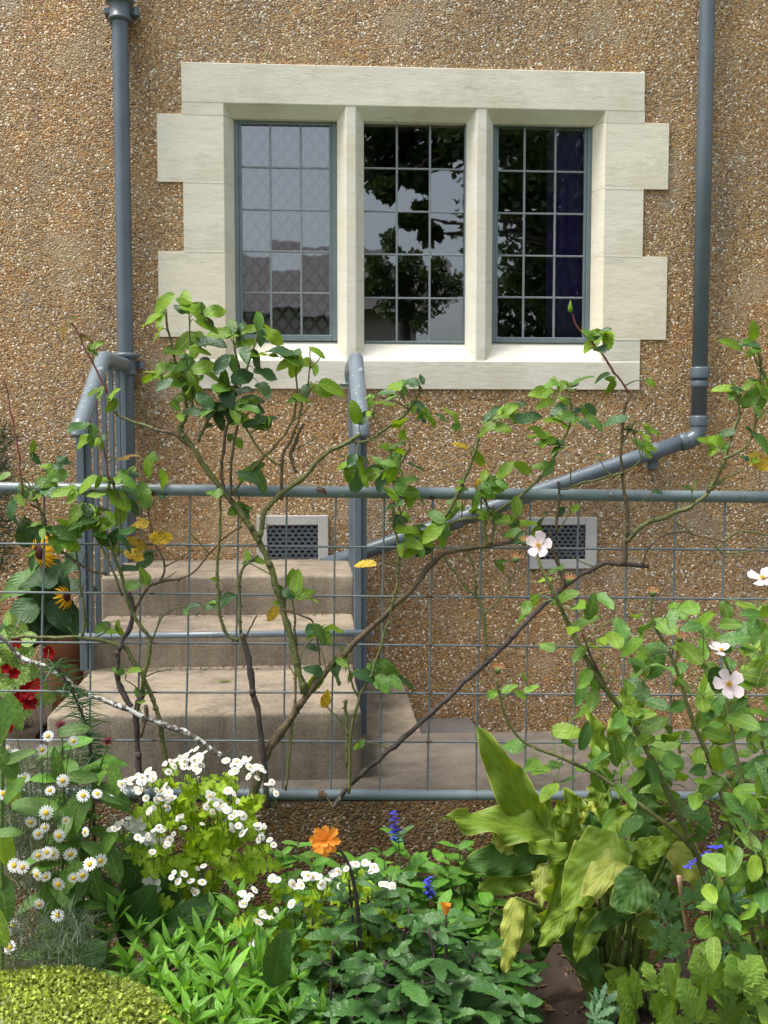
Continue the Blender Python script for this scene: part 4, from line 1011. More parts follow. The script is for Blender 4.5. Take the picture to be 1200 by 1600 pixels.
# ------------------------------------------------------------------ arum lily clump
ar = thing('arum_lily', 'arum lily clump with large wavy yellow-green leaves', 'arum', PZ(965, 1570, 0))
ROOT = PZ(965, 1562, 0)
AL = [  # base px, tip px, depth base, depth tip, width px, material, ruffle, normal, curl
 ((842, 1300), (760, 1150), 2.78, 2.72, 74, L_ARUM, .40, (-.35, -1, .35), .03),
 ((870, 1305), (720, 1270), 2.76, 2.66, 70, L_ARUM, .75, (0, -.75, .9), .12),
 ((855, 1330), (735, 1345), 2.74, 2.68, 74, L_ARUMD, .60, (-.1, -1, .45), .14),
 ((850, 1350), (760, 1392), 2.76, 2.70, 60, L_ARUM, .55, (-.2, -1, .3), .1),
 ((866, 1310), (846, 1240), 2.80, 2.82, 44, L_ARUM, .60, (.5, -1, .2), -.1),
 ((890, 1315), (872, 1252), 2.82, 2.84, 44, L_ARUM, .60, (-.4, -1, .2), -.1),
 ((915, 1315), (930, 1258), 2.84, 2.86, 46, L_ARUMY, .6, (.1, -.8, .6), .15),
 ((962, 1300), (893, 1412), 2.62, 2.50, 104, L_ARUM, .50, (-.4, -1, .6), .10),
 ((975, 1335), (912, 1388), 2.585, 2.47, 62, L_ARUMY, .50, (-.3, -.8, .9), .06),
 ((878, 1338), (858, 1452), 2.66, 2.60, 62, L_ARUM, .80, (.5, -1, .25), .08),
 ((850, 1350), (842, 1412), 2.68, 2.62, 40, L_ARUMY, .75, (-.6, -1, .3), .06),
 ((806, 1402), (790, 1520), 2.62, 2.56, 42, L_ARUMY, .40, (-.45, -1, .35), .06),
 ((826, 1410), (815, 1480), 2.66, 2.62, 36, L_ARUM, .45, (.35, -1, .35), .06),
 ((1008, 1368), (964, 1430), 2.52, 2.44, 84, L_ARUMD, .35, (-.2, -1, .55), -.2),
 ((985, 1418), (920, 1446), 2.58, 2.52, 40, L_ARUMD, .45, (0, -.7, .8), .15),
 ((872, 1440), (950, 1548), 2.7, 2.60, 62, L_ARUMD, .35, (.3, -1, .5), .12),
 ((962, 1512), (988, 1588), 2.62, 2.54, 60, L_ARUM, .45, (.3, -.9, .5), .15),
 ((1050, 1322), (1135, 1392), 2.66, 2.60, 70, L_ARUMY, .45, (.2, -1, .5), .08),
 ((1032, 1292), (1075, 1345), 2.72, 2.68, 58, L_ARUM, .45, (.2, -1, .6), .08),
 ((970, 1190), (988, 1055), 2.95, 2.98, 66, L_ARUM, .50, (-.3, -1, .2), -.05),
 ((945, 1200), (928, 1115), 2.95, 2.95, 48, L_ARUM, .55, (.3, -1, .3), 0),
 ((1000, 1250), (1036, 1150), 2.95, 2.95, 60, L_ARUMD, .45, (.1, -1, .3), 0),
 ((1112, 1160), (1166, 1088), 2.95, 2.95, 50, L_ARUM, .40, (-.2, -1, .3), 0),
 ((940, 1280), (932, 1215), 2.9, 2.95, 50, L_ARUM, .60, (.2, -1, .3), .06),
 ((912, 1285), (886, 1235), 2.9, 2.9, 44, L_ARUM, .60, (-.2, -1, .4), .06),
 ((1005, 1240), (1010, 1300), 2.82, 2.76, 64, L_ARUMD, .40, (0, -.9, .6), .1),
 ((850, 1440), (838, 1505), 2.8, 2.78, 46, L_ARUMD, .35, (-.2, -.9, .5), .1),
 ((1030, 1400), (1072, 1448), 2.75, 2.70, 48, L_ARUMD, .35, (.2, -.9, .5), .1),
 ((880, 1330), (905, 1268), 2.72, 2.70, 50, L_ARUM, .7, (.3, -1, .4), .08),
 ((905, 1345), (838, 1318), 2.68, 2.62, 46, L_ARUM, .7, (-.2, -.8, .8), .1),
 ((930, 1330), (925, 1272), 2.70, 2.70, 48, L_ARUMD, .6, (-.2, -1, .4), .06),
 ((985, 1345), (1040, 1310), 2.64, 2.60, 52, L_ARUM, .6, (.2, -.8, .8), .1),
 ((900, 1410), (845, 1470), 2.62, 2.56, 44, L_ARUM, .6, (-.3, -1, .5), .1),
 ((930, 1420), (905, 1500), 2.62, 2.56, 48, L_ARUM, .6, (-.2, -1, .5), .1),
 ((1000, 1430), (1035, 1490), 2.6, 2.54, 46, L_ARUM, .6, (.3, -1, .5), .1),
 ((800, 1330), (772, 1295), 2.72, 2.7, 38, L_ARUMY, .7, (-.3, -.9, .6), .1),
 ((900, 1420), (880, 1340), 2.86, 2.86, 56, L_ARUMD, .5, (.2, -1, .3), .05),
 ((930, 1440), (945, 1370), 2.84, 2.86, 56, L_ARUMD, .5, (-.2, -1, .3), .05),
 ((905, 1470), (870, 1400), 2.82, 2.8, 50, L_ARUM, .5, (.3, -1, .3), .05),
 ((1005, 1400), (1040, 1330), 2.86, 2.88, 58, L_ARUMD, .5, (.1, -1, .3), .05),
 ((1020, 1440), (1060, 1390), 2.84, 2.86, 50, L_ARUM, .5, (.1, -1, .3), .05),
 ((830, 1470), (815, 1420), 2.84, 2.84, 44, L_ARUMD, .5, (-.1, -1, .3), .05),
 ((925, 1300), (985, 1268), 2.80, 2.76, 60, L_ARUM, .55, (.1, -.9, .7), .1),
 ((990, 1310), (1035, 1262), 2.80, 2.80, 56, L_ARUM, .50, (-.2, -1, .4), .05)]
for i, (b, t, db, dt, wpx, mt, rf, nr, cu) in enumerate(AL):
    p, q = PD(b[0], b[1], db), PD(t[0], t[1], dt); L = (q - p).length * 1.06
    g = leaf_geo(pr_heart, wpx * pxm(db) / L * .54, 32, 12, .30 + .35 * (i % 3 == 0), cu + .06, 0, rf * .36 + .05, 17 + (i % 4) * 3, .04 * (1 if i % 2 else -1), i * 1.3, .15 + .15 * (i % 3))
    # backward lobes at the leaf base
    inst('leaf', mesh_of('arum_blade', g, mt, True), frame(p, q - p, Vector(nr), L), ar)
    r0 = ROOT + Vector((U(-.07, .07), U(-.05, .05), 0)); m_ = r0.lerp(p, .55) + Vector((0, 0, .05)) + Vector((U(-.02, .02), 0, 0))
    add('petiole', tube(smooth_path([r0, m_, p + (q - p) * .004], 6), [.0105, .0036], 8), M_PETIOLE, ar, True)
for i in range(22):
    r0 = ROOT + Vector((U(-.09, .10), U(-.10, .06), -.01)); t = r0 + Vector((U(-.10, .12), U(-.05, .05), U(.16, .34)))
    add('petiole', tube(smooth_path([r0, r0.lerp(t, .5) + Vector((0, 0, .02)), t], 3), [.013, .006], 8), pick((M_PETIOLE, 3), (M_BAMBOO, 1)), ar, True)

# ------------------------------------------------------------------ dark dahlia with orange flowers
da = thing('dahlia', 'dahlia with dark toothed leaves and orange flowers', 'dahlia', PZ(600, 1640, 0))
dm = [(L_DAHL, 1)]
for x, ty, d in [(505, 1580, 2.3), (580, 1590, 2.28), (640, 1585, 2.28), (690, 1590, 2.3), (750, 1585, 2.34), (545, 1375, 2.5), (490, 1420, 2.6), (520, 1470, 2.4), (575, 1400, 2.55), (610, 1370, 2.65), (640, 1420, 2.5), (670, 1450, 2.42), (700, 1440, 2.55), (740, 1490, 2.5), (770, 1540, 2.45), (600, 1500, 2.35), (660, 1530, 2.34), (715, 1550, 2.36), (560, 1540, 2.34), (790, 1500, 2.6), (480, 1540, 2.45)]:
    b0 = PD(x + U(-12, 12), 1640, d); b0.z = 0
    stemmed(da, b0, PD(x, ty, d), 'dahlia', dm, 5, .104, M_STEMD, .0042, 2, True, -25, 30, .35)
ME_DP = mesh_of('dahlia_petal', leaf_geo(lambda v: (.3 + .9 * v) * max(1 - v ** 5, 0) ** .5, .30, 7, 4, .35, -.05, 0, .05, 5), P_ORANGE, True)
sp = smooth_path([PD(548, 1640, 2.46), PD(562, 1500, 2.46), PD(556, 1400, 2.46), PD(542, 1345, 2.46), PD(520, 1318, 2.46)], 5)
add('stem', tube(sp, [.007, .003], 8), M_STEMD, da, True)
c = PD(509, 1312, 2.44); nm = Vector((-.25, -1, .12)).normalized(); x_ = nm.orthogonal().normalized(); y_ = nm.cross(x_)
for ring, (n_, ll, tilt, off) in enumerate(((8, .038, .05, 0), (7, .032, .35, .4), (5, .02, 1.0, .1))):
    for i in range(n_):
        a = 2 * math.pi * i / n_ + off; dr = x_ * math.cos(a) + y_ * math.sin(a); inst('petal', ME_DP, frame(c + nm * .003 * ring, dr + nm * tilt, nm - dr * tilt, ll * U(.92, 1.1)), da)
sp = smooth_path([PD(697, 1640, 2.42), PD(697, 1520, 2.42), PD(697, 1430, 2.42)], 5); add('stem', tube(sp, [.006, .0025], 8), M_STEMD, da, True)
c = PD(697, 1428, 2.42)
for i in range(11):
    a = i * 2.4; dr = Vector((math.cos(a) * .35, math.sin(a) * .35, 1)); inst('petal', ME_DP, frame(c + Vector((math.cos(a), math.sin(a), 0)) * .005, dr, Vector((-math.cos(a), -math.sin(a), .3)), .027 * U(.85, 1.1)), da)

# ------------------------------------------------------------------ salvias with blue spikes
sgrp = 'blue salvias along the low wall'
def blue_spike(parent, base, top, n, s):
    ps = [leaf_geo(pr_ov, .34, 4, 2, .5, .4)]
    V = []
    for i in range(n):
        t = i / n; a = i * 2.4; p = base.lerp(top, t); dr = Vector((math.cos(a), math.sin(a), .35 + .3 * rnd())).normalized(); M = frame(p, dr, Vector((0, 0, 1)) + jit(.3), s * U(.7, 1.2) * (1 - .4 * t))
        g = ps[0]; V.append(([M @ v for v in g[0]], g[1], g[2]))
    add('flower_spike', join(*V), P_BLUE, parent, True)
for k, (lab, cx, spots, spike) in enumerate((
    ('salvia with a tall blue flower spike against the low wall', 620, [(600, 1330, 2.86), (622, 1300, 2.85), (640, 1335, 2.9), (655, 1350, 2.84), (585, 1350, 2.9), (612, 1375, 2.75)], ((620, 1318), (616, 1268))),
    ('salvia with a short blue flower spike above the orange bud', 672, [(672, 1380, 2.8), (690, 1340, 2.9), (700, 1365, 2.85), (660, 1400, 2.78), (715, 1320, 2.95), (690, 1420, 2.72)], ((671, 1402), (668, 1372))),
    ('leafy green salvia without flowers beside the arum', 760, [(740, 1330, 2.95), (715, 1360, 2.9), (760, 1345, 2.9), (775, 1390, 2.8), (750, 1420, 2.8), (795, 1430, 2.75), (725, 1440, 2.75), (775, 1470, 2.7), (800, 1540, 2.55)], None),
    ('leafy green salvia under the large orange dahlia flower', 460, [(440, 1330, 2.9), (465, 1315, 2.92), (490, 1345, 2.88), (450, 1370, 2.8), (530, 1350, 2.92), (560, 1340, 2.94), (575, 1365, 2.85)], None))):
    s_ = thing('salvia', lab, 'salvia', PZ(cx, 1560, 0), sgrp)
    for x, ty, d in spots:
        b0 = PD(x + U(-10, 10), 1560, d); b0.z = 0
        stemmed(s_, b0, PD(x, ty, d), 'ovate', [(L_SALV, 3), (L_BALM, 1)], 7, .10, M_STEMG, .0026, 2, False, -20, 35, .2)
    if spike:
        (a, b), d = spike, spots[1][2] if k == 0 else spots[0][2]
        blue_spike(s_, PD(a[0], a[1], d - .02), PD(b[0], b[1], d - .02), 34 if k == 0 else 22, .024)

# ------------------------------------------------------------------ phlox: upright stems with narrow leaves
phx = thing('phlox', 'clump of bright green phlox with narrow leaves beside the hedge', 'phlox', PZ(310, 1640, 0))
for x, ty, d in [(185, 1412, 2.62), (160, 1460, 2.7), (215, 1450, 2.6), (240, 1440, 2.7), (238, 1500, 2.5), (270, 1470, 2.55), (300, 1430, 2.66), (310, 1490, 2.5), (335, 1420, 2.62), (350, 1470, 2.45), (375, 1400, 2.6), (385, 1460, 2.45), (330, 1540, 2.36), (395, 1520, 2.4), (420, 1440, 2.55), (440, 1480, 2.5), (290, 1540, 2.38), (375, 1560, 2.32), (425, 1545, 2.36), (460, 1530, 2.45), (255, 1540, 2.42), (200, 1500, 2.52), (270, 1430, 2.72), (320, 1455, 2.56), (360, 1435, 2.7), (405, 1490, 2.42), (345, 1510, 2.34), (300, 1580, 2.28), (350, 1590, 2.26), (400, 1580, 2.28), (450, 1580, 2.3), (500, 1590, 2.3), (280, 1500, 2.46)]:
    b0 = PD(x + U(-8, 8), 1640, d); b0.z = 0
    stemmed(phx, b0, PD(x, ty, d), 'lance', [(L_PHLOX, 1)], 15, .105, M_STEMG, .003, 1, False, 5, 62, .3, 137)
    # tight leafy tip
    tp = PD(x, ty, d)
    for i in range(5): leaf(phx, 'lance', L_PHLOX, tp - Vector((0, 0, .012)), Vector((math.cos(i * 1.26) * .45, math.sin(i * 1.26) * .45, 1)), Vector((-math.cos(i * 1.26), -math.sin(i * 1.26), .4)), U(.035, .05))
# ------------------------------------------------------------------ feverfew
def feverfew(lab, d, root, leafpoly, nleaf, fl, size):
    t = thing('feverfew', lab, 'feverfew', PZ(root[0], root[1], 0), 'white-flowered feverfews')
    r0 = PD(root[0], root[1], d); r0.z = 0
    xs = [p[0] for p in leafpoly]; ys = [p[1] for p in leafpoly]; k = 0
    cx = sum(xs) / len(xs); cy = max(ys)
    while k < nleaf:
        x, y = U(min(xs), max(xs)), U(min(ys), max(ys))
        if not inpoly(x, y, leafpoly): continue
        k += 1; dd = d + U(-.17, .12); c = PD(x, y, dd)
        a = math.atan2(-(y - cy), x - cx); dr = Vector((math.cos(a), U(-.9, .1), math.sin(a) * .5 - .1)) + jit(.4)
        leaf(t, 'fev', L_FEV, c, dr, Vector((0, -.8, .8)) + jit(.4), U(.058, .092))
    st_ = []
    for (x, y) in fl:
        c = PD(x, y, d + U(-.30, -.16)); nm = Vector((U(-.7, .7), -U(.1, .9), U(.5, 1))).normalized()
        flower(t, c, nm, size * U(.62, 1.15), ME_FEV, ME_DISCF)
        m_ = c + Vector((U(-.02, .02), U(.05, .10), -U(.05, .09))); st_.append(tube(smooth_path([m_, c + Vector((0, .012, -.025)), c - nm * .003], 3), [.0011, .0008], 4, False))
    for i in range(9):
        c = PD(U(min(xs) + 20, max(xs) - 20), min(ys) + U(0, 80), d + U(-.1, .1)); st_.append(tube(smooth_path([r0 + jit(.02), r0.lerp(c, .5) + jit(.02), c], 4), [.004, .002], 5, False))
    add('stem', join(*st_), M_STEMG, t, True, kind='stuff')
    return t
F1 = """298 1173;306 1170;290 1180;320 1175;312 1182;258 1193;275 1187;283 1185;292 1187;304 1187;272 1197;268 1190;295 1200;305 1198;310 1205;308 1215;316 1195
213 1212;222 1215;232 1207;198 1218;205 1217;190 1225;186 1232;230 1218;238 1210;188 1240;180 1236;218 1235;219 1220;228 1247
258 1226;248 1238;255 1237;262 1232;250 1248;245 1250;262 1250;240 1262;233 1268;260 1262;268 1246;264 1238;281 1275;316 1287;286 1293;178 1295;183 1288;190 1284;200 1278
240 1297;248 1293;230 1305;222 1312;215 1308;265 1312;271 1303;262 1318;238 1330;288 1365;278 1377;298 1376;316 1378;303 1391;283 1365;309 1357;272 1363
325 1252;337 1250;345 1255;332 1268;341 1262;350 1262;358 1265;350 1278;366 1272;372 1290;362 1290;380 1275;375 1290;378 1302;348 1260;333 1240;361 1237;371 1252
353 1188;362 1195;374 1197;367 1204;383 1190;390 1198;388 1213;402 1215;400 1198;412 1204;417 1225;427 1235;425 1222;383 1187;402 1293;410 1290;408 1303;421 1312;404 1312;413 1292;356 1235;366 1240;326 1238;408 1200"""
F1 = [tuple(map(float, t.split())) for t in F1.replace('\n', ';').split(';')]
F1 += [(x + U(-9, 9), y + U(-7, 9)) for x, y in F1 if rnd() < .6]
feverfew('large feverfew covered in small white daisies in front of the steps', 2.86, (305, 1520), [(225, 1300), (255, 1235), (300, 1215), (350, 1230), (395, 1270), (400, 1330), (380, 1375), (330, 1420), (275, 1430), (235, 1370)], 130, F1, .0215)
F2 = [(375, 1395), (385, 1405), (392, 1398), (380, 1412), (398, 1390), (410, 1428), (432, 1422), (415, 1432), (408, 1440), (395, 1472), (392, 1478), (455, 1412), (425, 1372), (462, 1385), (470, 1378), (480, 1372), (475, 1366), (498, 1370), (512, 1372), (522, 1366), (528, 1362), (540, 1358), (548, 1354), (575, 1349), (580, 1361), (584, 1355), (532, 1385), (597, 1381), (604, 1382), (612, 1388), (555, 1350), (505, 1378), (490, 1366)]
feverfew('smaller feverfew with lime leaves behind the dark dahlia', 2.72, (480, 1560), [(400, 1440), (440, 1400), (500, 1380), (560, 1380), (590, 1420), (580, 1500), (500, 1540), (430, 1520)], 70, F2 + [(x + U(-9, 9), y + U(-5, 8)) for x, y in F2 if rnd() < .6], .0215)

# ------------------------------------------------------------------ marguerite daisies with silvery thread foliage
mg = thing('marguerite', 'white marguerite daisies with silvery thread-like foliage at the left', 'daisy', PZ(70, 1600, 0))
MG = [(15, 1112), (66, 1172), (115, 1158), (75, 1150), (24, 1180), (12, 1170), (38, 1215), (28, 1218), (98, 1220), (78, 1235), (130, 1243), (152, 1240), (72, 1270), (48, 1285), (60, 1303), (70, 1293), (103, 1282), (92, 1306), (60, 1337), (73, 1332), (82, 1334), (35, 1355), (22, 1352), (57, 1367), (72, 1370), (91, 1382), (140, 1350), (129, 1368), (157, 1345), (61, 1413), (90, 1430), (20, 1447), (11, 1458), (15, 1480), (5, 1240), (110, 1335), (133, 1300), (115, 1372)]
st_ = []
for x, y in MG:
    d = U(2.36, 2.5); c = PD(x, y, d); nm = Vector((U(-.7, .7), -1, U(-.3, 1.1))).normalized()
    flower(mg, c, nm, 20 * pxm(2.45) * U(.7, 1.2), ME_DAISY, ME_DISC)
    b0 = PD(70 + (x - 70) * .5, y + 130, 2.75); st_.append(tube(smooth_path([b0, b0.lerp(c, .6) + Vector((0, 0, .03)), c - nm * .004], 3), [.0012, .0009], 4, False))
add('stem', join(*st_), M_STEMG, mg, True, kind='stuff')
V, F, UVS = [], [], []
def thread(p, d, L, w_):
    k = len(V); s = d.cross(Vector((0, 1, .2))).normalized() * w_; c = Vector((U(-.3, .3), U(-.3, .3), -.35)) * L
    for t in (0, .5, 1): V.extend([p + d * L * t + c * t * t - s * (1 - t * .8), p + d * L * t + c * t * t + s * (1 - t * .8)]); UVS.extend([(0.3, t), (.7, t)])
    F.extend([(k, k + 1, k + 3, k + 2), (k + 2, k + 3, k + 5, k + 4)])
for (x0, x1, y0, y1, n_, dn) in ((0, 130, 1180, 1330, 1500, 2.75), (0, 150, 1430, 1540, 1100, 2.5), (165, 235, 1290, 1420, 700, 2.85), (0, 70, 1240, 1400, 600, 2.8), (80, 230, 1330, 1450, 600, 2.88)):
    for i in range(n_):
        p = PD(U(x0, x1), U(y0, y1), dn + U(-.1, .1)); thread(p, (Vector((U(-1, 1), U(-1, .6), U(-.1, 1.2)))).normalized(), U(.04, .085), .0013)
add('foliage', (V, F, UVS), L_THREAD, mg, False, kind='stuff')

# ------------------------------------------------------------------ bee balm and other leafy stems at the left
ME_TUFT = mesh_of('balm_tuft', daisy_geo(17, .05, .5, .035, -.35), P_MAROON, True)
ba = thing('bee_balm', 'leafy bee balm with dark red tufted flowers among the daisies', 'bee balm', PZ(130, 1560, 0))
for pp, fl in ((((125, 1560), (132, 1380), (148, 1240), (168, 1160)), True), (((90, 1560), (98, 1350), (100, 1220), (95, 1135)), True), (((150, 1560), (155, 1450), (158, 1310)), False), (((60, 1560), (75, 1420), (85, 1300)), False), (((110, 1560), (112, 1450), (118, 1390)), False)):
    d = U(2.62, 2.74); sp = smooth_path([PD(x, min(y, 1545), d) if i else Vector((PD(x, y, d).x, -5 + d, 0)) for i, (x, y) in enumerate(pp)], 6)
    add('stem', tube(sp, [.0042, .0025], 6), M_STEMG, ba, True); az = U(0, 90)
    nn_ = 8 if fl else 6
    for i in range(nn_):
        t = .25 + .72 * i / nn_; p = sp[int(t * (len(sp) - 1))]; az += 90
        for s in (0, 180):
            a = R(az + s + U(-20, 20)); e = R(U(-25, 25)); dr = Vector((math.cos(a) * math.cos(e), math.sin(a) * math.cos(e), math.sin(e)))
            leaf(ba, 'ovate', pick((L_BALM, 2), (L_SALV, 1)), p, dr, Vector((0, -.5, 1)) + jit(.25), U(.075, .115) * (1 - .3 * (t > .85)))
    if fl:
        for q in range(3): inst('flower', ME_TUFT, frame(sp[-1] + Vector((0, 0, .004 * q)), Vector((math.cos(q * 2), math.sin(q * 2), 0)), Vector((U(-.3, .3), -.5 + .2 * q, 1)), .032 - .005 * q), ba)
for x, y, a, s in ((148, 1380, -75, 62), (105, 1372, 65, 66), (120, 1395, -130, 60), (170, 1240, -20, 62), (122, 1270, -105, 80), (150, 1330, 150, 46), (178, 1345, -60, 60), (165, 1320, 60, 52), (90, 1200, 95, 50), (128, 1215, 170, 52), (180, 1215, -80, 52), (110, 1140, 15, 46), (80, 1420, -80, 90), (60, 1260, 170, 64)):
    p = PD(x, y, 2.6); d = sdir(a, .3); leaf(ba, 'ovate', L_BALM, p - d * s * pxm(2.6) * .5, d, Vector((U(-.3, .3), -.8, .7)), s * pxm(2.6) * 1.1)
ex_ = thing('elecampane', 'tall plant with long toothed leaves at the left edge', 'plant', PZ(-10, 1600, 0))
sp = smooth_path([Vector((PD(0, 1545, 2.45).x, -2.55, 0)), PD(2, 1300, 2.45), PD(8, 1100, 2.45)], 6); add('stem', tube(sp, [.006, .004], 8), M_STEMG, ex_, True)
for x, y, a, s in ((50, 1258, 0, 70), (18, 1240, -95, 70), (8, 1330, -80, 80), (10, 1410, -70, 90), (25, 1115, -60, 70), (5, 1130, -95, 80), (20, 1230, 60, 66), (12, 1300, 10, 44), (0, 1450, -60, 80), (6, 1190, 120, 70), (28, 1180, 30, 60)):
    p = PD(x, y, 2.42 + U(-.05, .05)); d = sdir(a, .25); leaf(ex_, 'ovate', pick((L_BALM, 1), (L_BUSHL, 1)), p - d * s * pxm(2.4) * .5, d, Vector((U(-.3, .3), -.7, .8)), s * pxm(2.4) * .92)
eu = thing('spurge', 'upright stem with needle-like blue-green leaves before the steps', 'plant', PZ(160, 1560, 0))
sp = smooth_path([Vector((PD(150, 1520, 2.8).x, -2.2, 0)), PD(146, 1250, 2.8), PD(140, 1160, 2.8), (PD(120, 1095, 2.8)), PD(88, 1040, 2.8)], 7); add('stem', tube(sp, [.005, .003], 7), M_STEMD, eu, True)
V, F, UVS = [], [], []
for i in range(8, len(sp)):
    for q in range(11):
        a = q * 2.4 + i; dd = Vector((math.cos(a), math.sin(a), U(-.1, .5))).normalized(); thread(sp[i] + jit(.012), dd, U(.05, .085), .0022)
add('needle', (V, F, UVS), L_BLUEG, eu, False, kind='stuff')
ME_WP = mesh_of('white_petal', petal_geo(), P_WHITE, True)
# broad-leaved foxglove-like rosette behind the phlox
bd = thing('foxglove', 'rosette of broad dull green leaves between hedge and feverfew', 'plant', PZ(220, 1560, 0))
for b, t, w_, d in (((235, 1445), (228, 1348), 0, 2.78), ((260, 1450), (322, 1418), 0, 2.66), ((165, 1470), (92, 1540), 0, 2.55), ((225, 1460), (262, 1400), 0, 2.8), ((210, 1450), (172, 1405), 0, 2.75), ((180, 1440), (160, 1380), 0, 2.8), ((240, 1470), (300, 1450), 0, 2.7), ((430, 1540), (432, 1480), 0, 2.34), ((190, 1480), (215, 1400), 0, 2.72)):
    p, q = PD(b[0], b[1], d), PD(t[0], t[1], d - .06); leaf(bd, 'broad', L_BIG, p, q - p, Vector((U(-.4, .4), -1, .6)), (q - p).length * 1.12)
for x, y in ((213, 1285), (232, 1308), (250, 1322), (240, 1378)):
    c = PD(x, y, 2.72)
    for a in range(5): inst('petal', ME_WP, frame(c, Vector((math.cos(a * 1.26 + x), -.3, math.sin(a * 1.26 + x))) + jit(.3), Vector((0, -1, .4)) + jit(.6), U(.022, .034)), bd)
sp = smooth_path([PD(250, 1480, 2.72), PD(249, 1400, 2.72), PD(246, 1330, 2.72), PD(240, 1290, 2.72)], 4); add('stem', tube(sp, [.0032, .002], 6), M_STEMG, bd, True)

# ------------------------------------------------------------------ lobed blue-green plants and bamboo stake at lower right
cr = thing('cranesbill', 'low plant with pale lobed leaves at the bottom right corner', 'plant', PZ(1010, 1620, 0))
for x, y, s, mt in ((1000, 1570, 90, L_GERA), (1020, 1540, 62, L_GERA), (1060, 1560, 84, L_GERA), (1105, 1545, 80, L_GERA), (1085, 1590, 90, L_GERA), (1130, 1590, 80, L_GERA), (1040, 1595, 76, L_GERA), (1150, 1540, 70, L_GERA)):
    leaf(cr, 'palm', mt, PD(x, y + s * .25, 2.3 + U(-.05, .08)), sdir(U(60, 120), .4), Vector((U(-.3, .3), -.7, .9)), s * pxm(2.3) * 1.25)
dl = thing('larkspur', 'larkspur with cut blue-green leaves and small violet flowers', 'plant', PZ(1070, 1600, 0))
for x, y, s in ((1040, 1420, 44), (1095, 1410, 40), (1080, 1405, 44), (1055, 1465, 60), (1040, 1475, 56), (1075, 1480, 54), (1120, 1385, 40), (1105, 1490, 50), (930, 1570, 46), (945, 1585, 50), (920, 1590, 44), (965, 1590, 46), (1115, 1510, 46), (1140, 1405, 42)):
    leaf(dl, 'cut', L_BLUEG, PD(x, y + s * .2, 2.38 + U(-.04, .08)), sdir(U(40, 140), .4), Vector((U(-.3, .3), -.7, .9)), s * pxm(2.4) * 1.2)
for pp in (((1070, 1600), (1110, 1450), (1112, 1370)), ((1060, 1600), (1055, 1500), (1060, 1450)), ((1080, 1600), (1108, 1480), (1100, 1340))):
    sp = smooth_path([PD(x, y, 2.45) for x, y in pp], 4); add('stem', tube(sp, [.003, .0015], 6), M_STEMD, dl, True)
for a, b in (((1072, 1358), (1088, 1342)), ((1102, 1342), (1108, 1330)), ((1112, 1326), (1128, 1322))): blue_spike(dl, PD(a[0], a[1], 2.43), PD(b[0], b[1], 2.43), 12, .016)
bs = thing('bamboo_stake', 'short bamboo stake leaning beside the arum stems', 'stake', PD(1086, 1530, 2.5))
p, q = PD(1087, 1540, 2.52), PD(1061, 1369, 2.46); p2 = p + (p - q) * .25
n_ = 14; rr = [.0062 + (.0016 if i % 4 == 0 else 0) for i in range(n_ + 1)]
add('cane', tube([p2.lerp(q, i / n_) for i in range(n_ + 1)], rr, 10), M_BAMBOO, bs, True)

# ------------------------------------------------------------------ clipped variegated hedge, bottom left
hd = thing('box_hedge', 'clipped variegated box hedge in the bottom left corner', 'hedge', PZ(60, 1900, 0))
V, F, UVS = [], [], []
hc = PD(40, 1600, 2.25); hc.z = 0; ax, ay, hz = PD(305, 1600, 2.25).x - hc.x, .30, PD(60, 1522, 2.25).z - .075
def hsurf(u, v):
    a = u * 2 * math.pi; e = v; r = math.cos(e * math.pi / 2) ** .55
    x = math.cos(a) * r * ax * 1.0; y = math.sin(a) * r * ay; z = hz * math.sin(e * math.pi / 2) ** .6
    return Vector((hc.x + x, hc.y + y, z + .018 * noise.noise(Vector((x * 14, y * 14, z * 14)))))
core = lathe([(1, 0), (1, .5), (.93, .75), (.75, .92), (.4, .985), (.02, 1.0)], 30)
add('twig_core', ([Vector((hc.x + v.x * ax * .93, hc.y + v.y * ay * .93, v.z * hz * .95)) for v in core[0]], core[1]), mat_plain('twig_core', (.06, .055, .02), .95, .5, 40), hd, True)
for i in range(30000):
    p = hsurf(rnd(), rnd() ** .8) + jit(.009)
    n = (p - Vector((hc.x, hc.y, hz * .45))).normalized(); d = (n * U(.1, .9) + jit(1)).normalized(); s = d.cross(n + jit(.5)).normalized(); L = U(.008, .013); w_ = L * .38
    k = len(V); V.extend([p, p + d * L * .5 + s * w_, p + d * L, p + d * L * .5 - s * w_]); F.append((k, k + 1, k + 2, k + 3)); UVS.extend([(.5, 0), (1, .5), (.5, 1), (0, .5)])
add('foliage', (V, F, UVS), L_HEDGE, hd, False, kind='stuff')

# ------------------------------------------------------------------ sunflower in a pot, nasturtiums, grey shrub behind the left end
DP = 4.15
po = thing('flower_pot', 'weathered terracotta pot standing left of the steps', 'pot', PD(104, 1066, DP)); pc = PD(104, 1066, DP); pc.z = .45
hh = PD(104, 988, DP).z - .45; r1 = 30 * pxm(DP)
add('pot_body', lathe([(.72 * r1, 0), (.9 * r1, hh * .68), (.88 * r1, hh * .7), (.7 * r1, hh * .66), (.6 * r1, .03)], 24, pc), M_TERRA, po, True)
add('pot_rim', lathe([(.9 * r1, hh * .69), (1.06 * r1, hh * .70), (1.08 * r1, hh * .97), (1.02 * r1, hh), (.88 * r1, hh * .98), (.85 * r1, hh * .72)], 24, pc), M_TERRA, po, True)
add('pot_soil', lathe([(.01, 0), (.86 * r1, 0), (.86 * r1, .004), (.01, .006)], 20, pc + Vector((0, 0, hh * .86))), M_SOIL, po)
sf = thing('sunflower', 'sunflower plant with dark leaves growing in the terracotta pot', 'sunflower', pc + Vector((0, 0, hh * .86)))
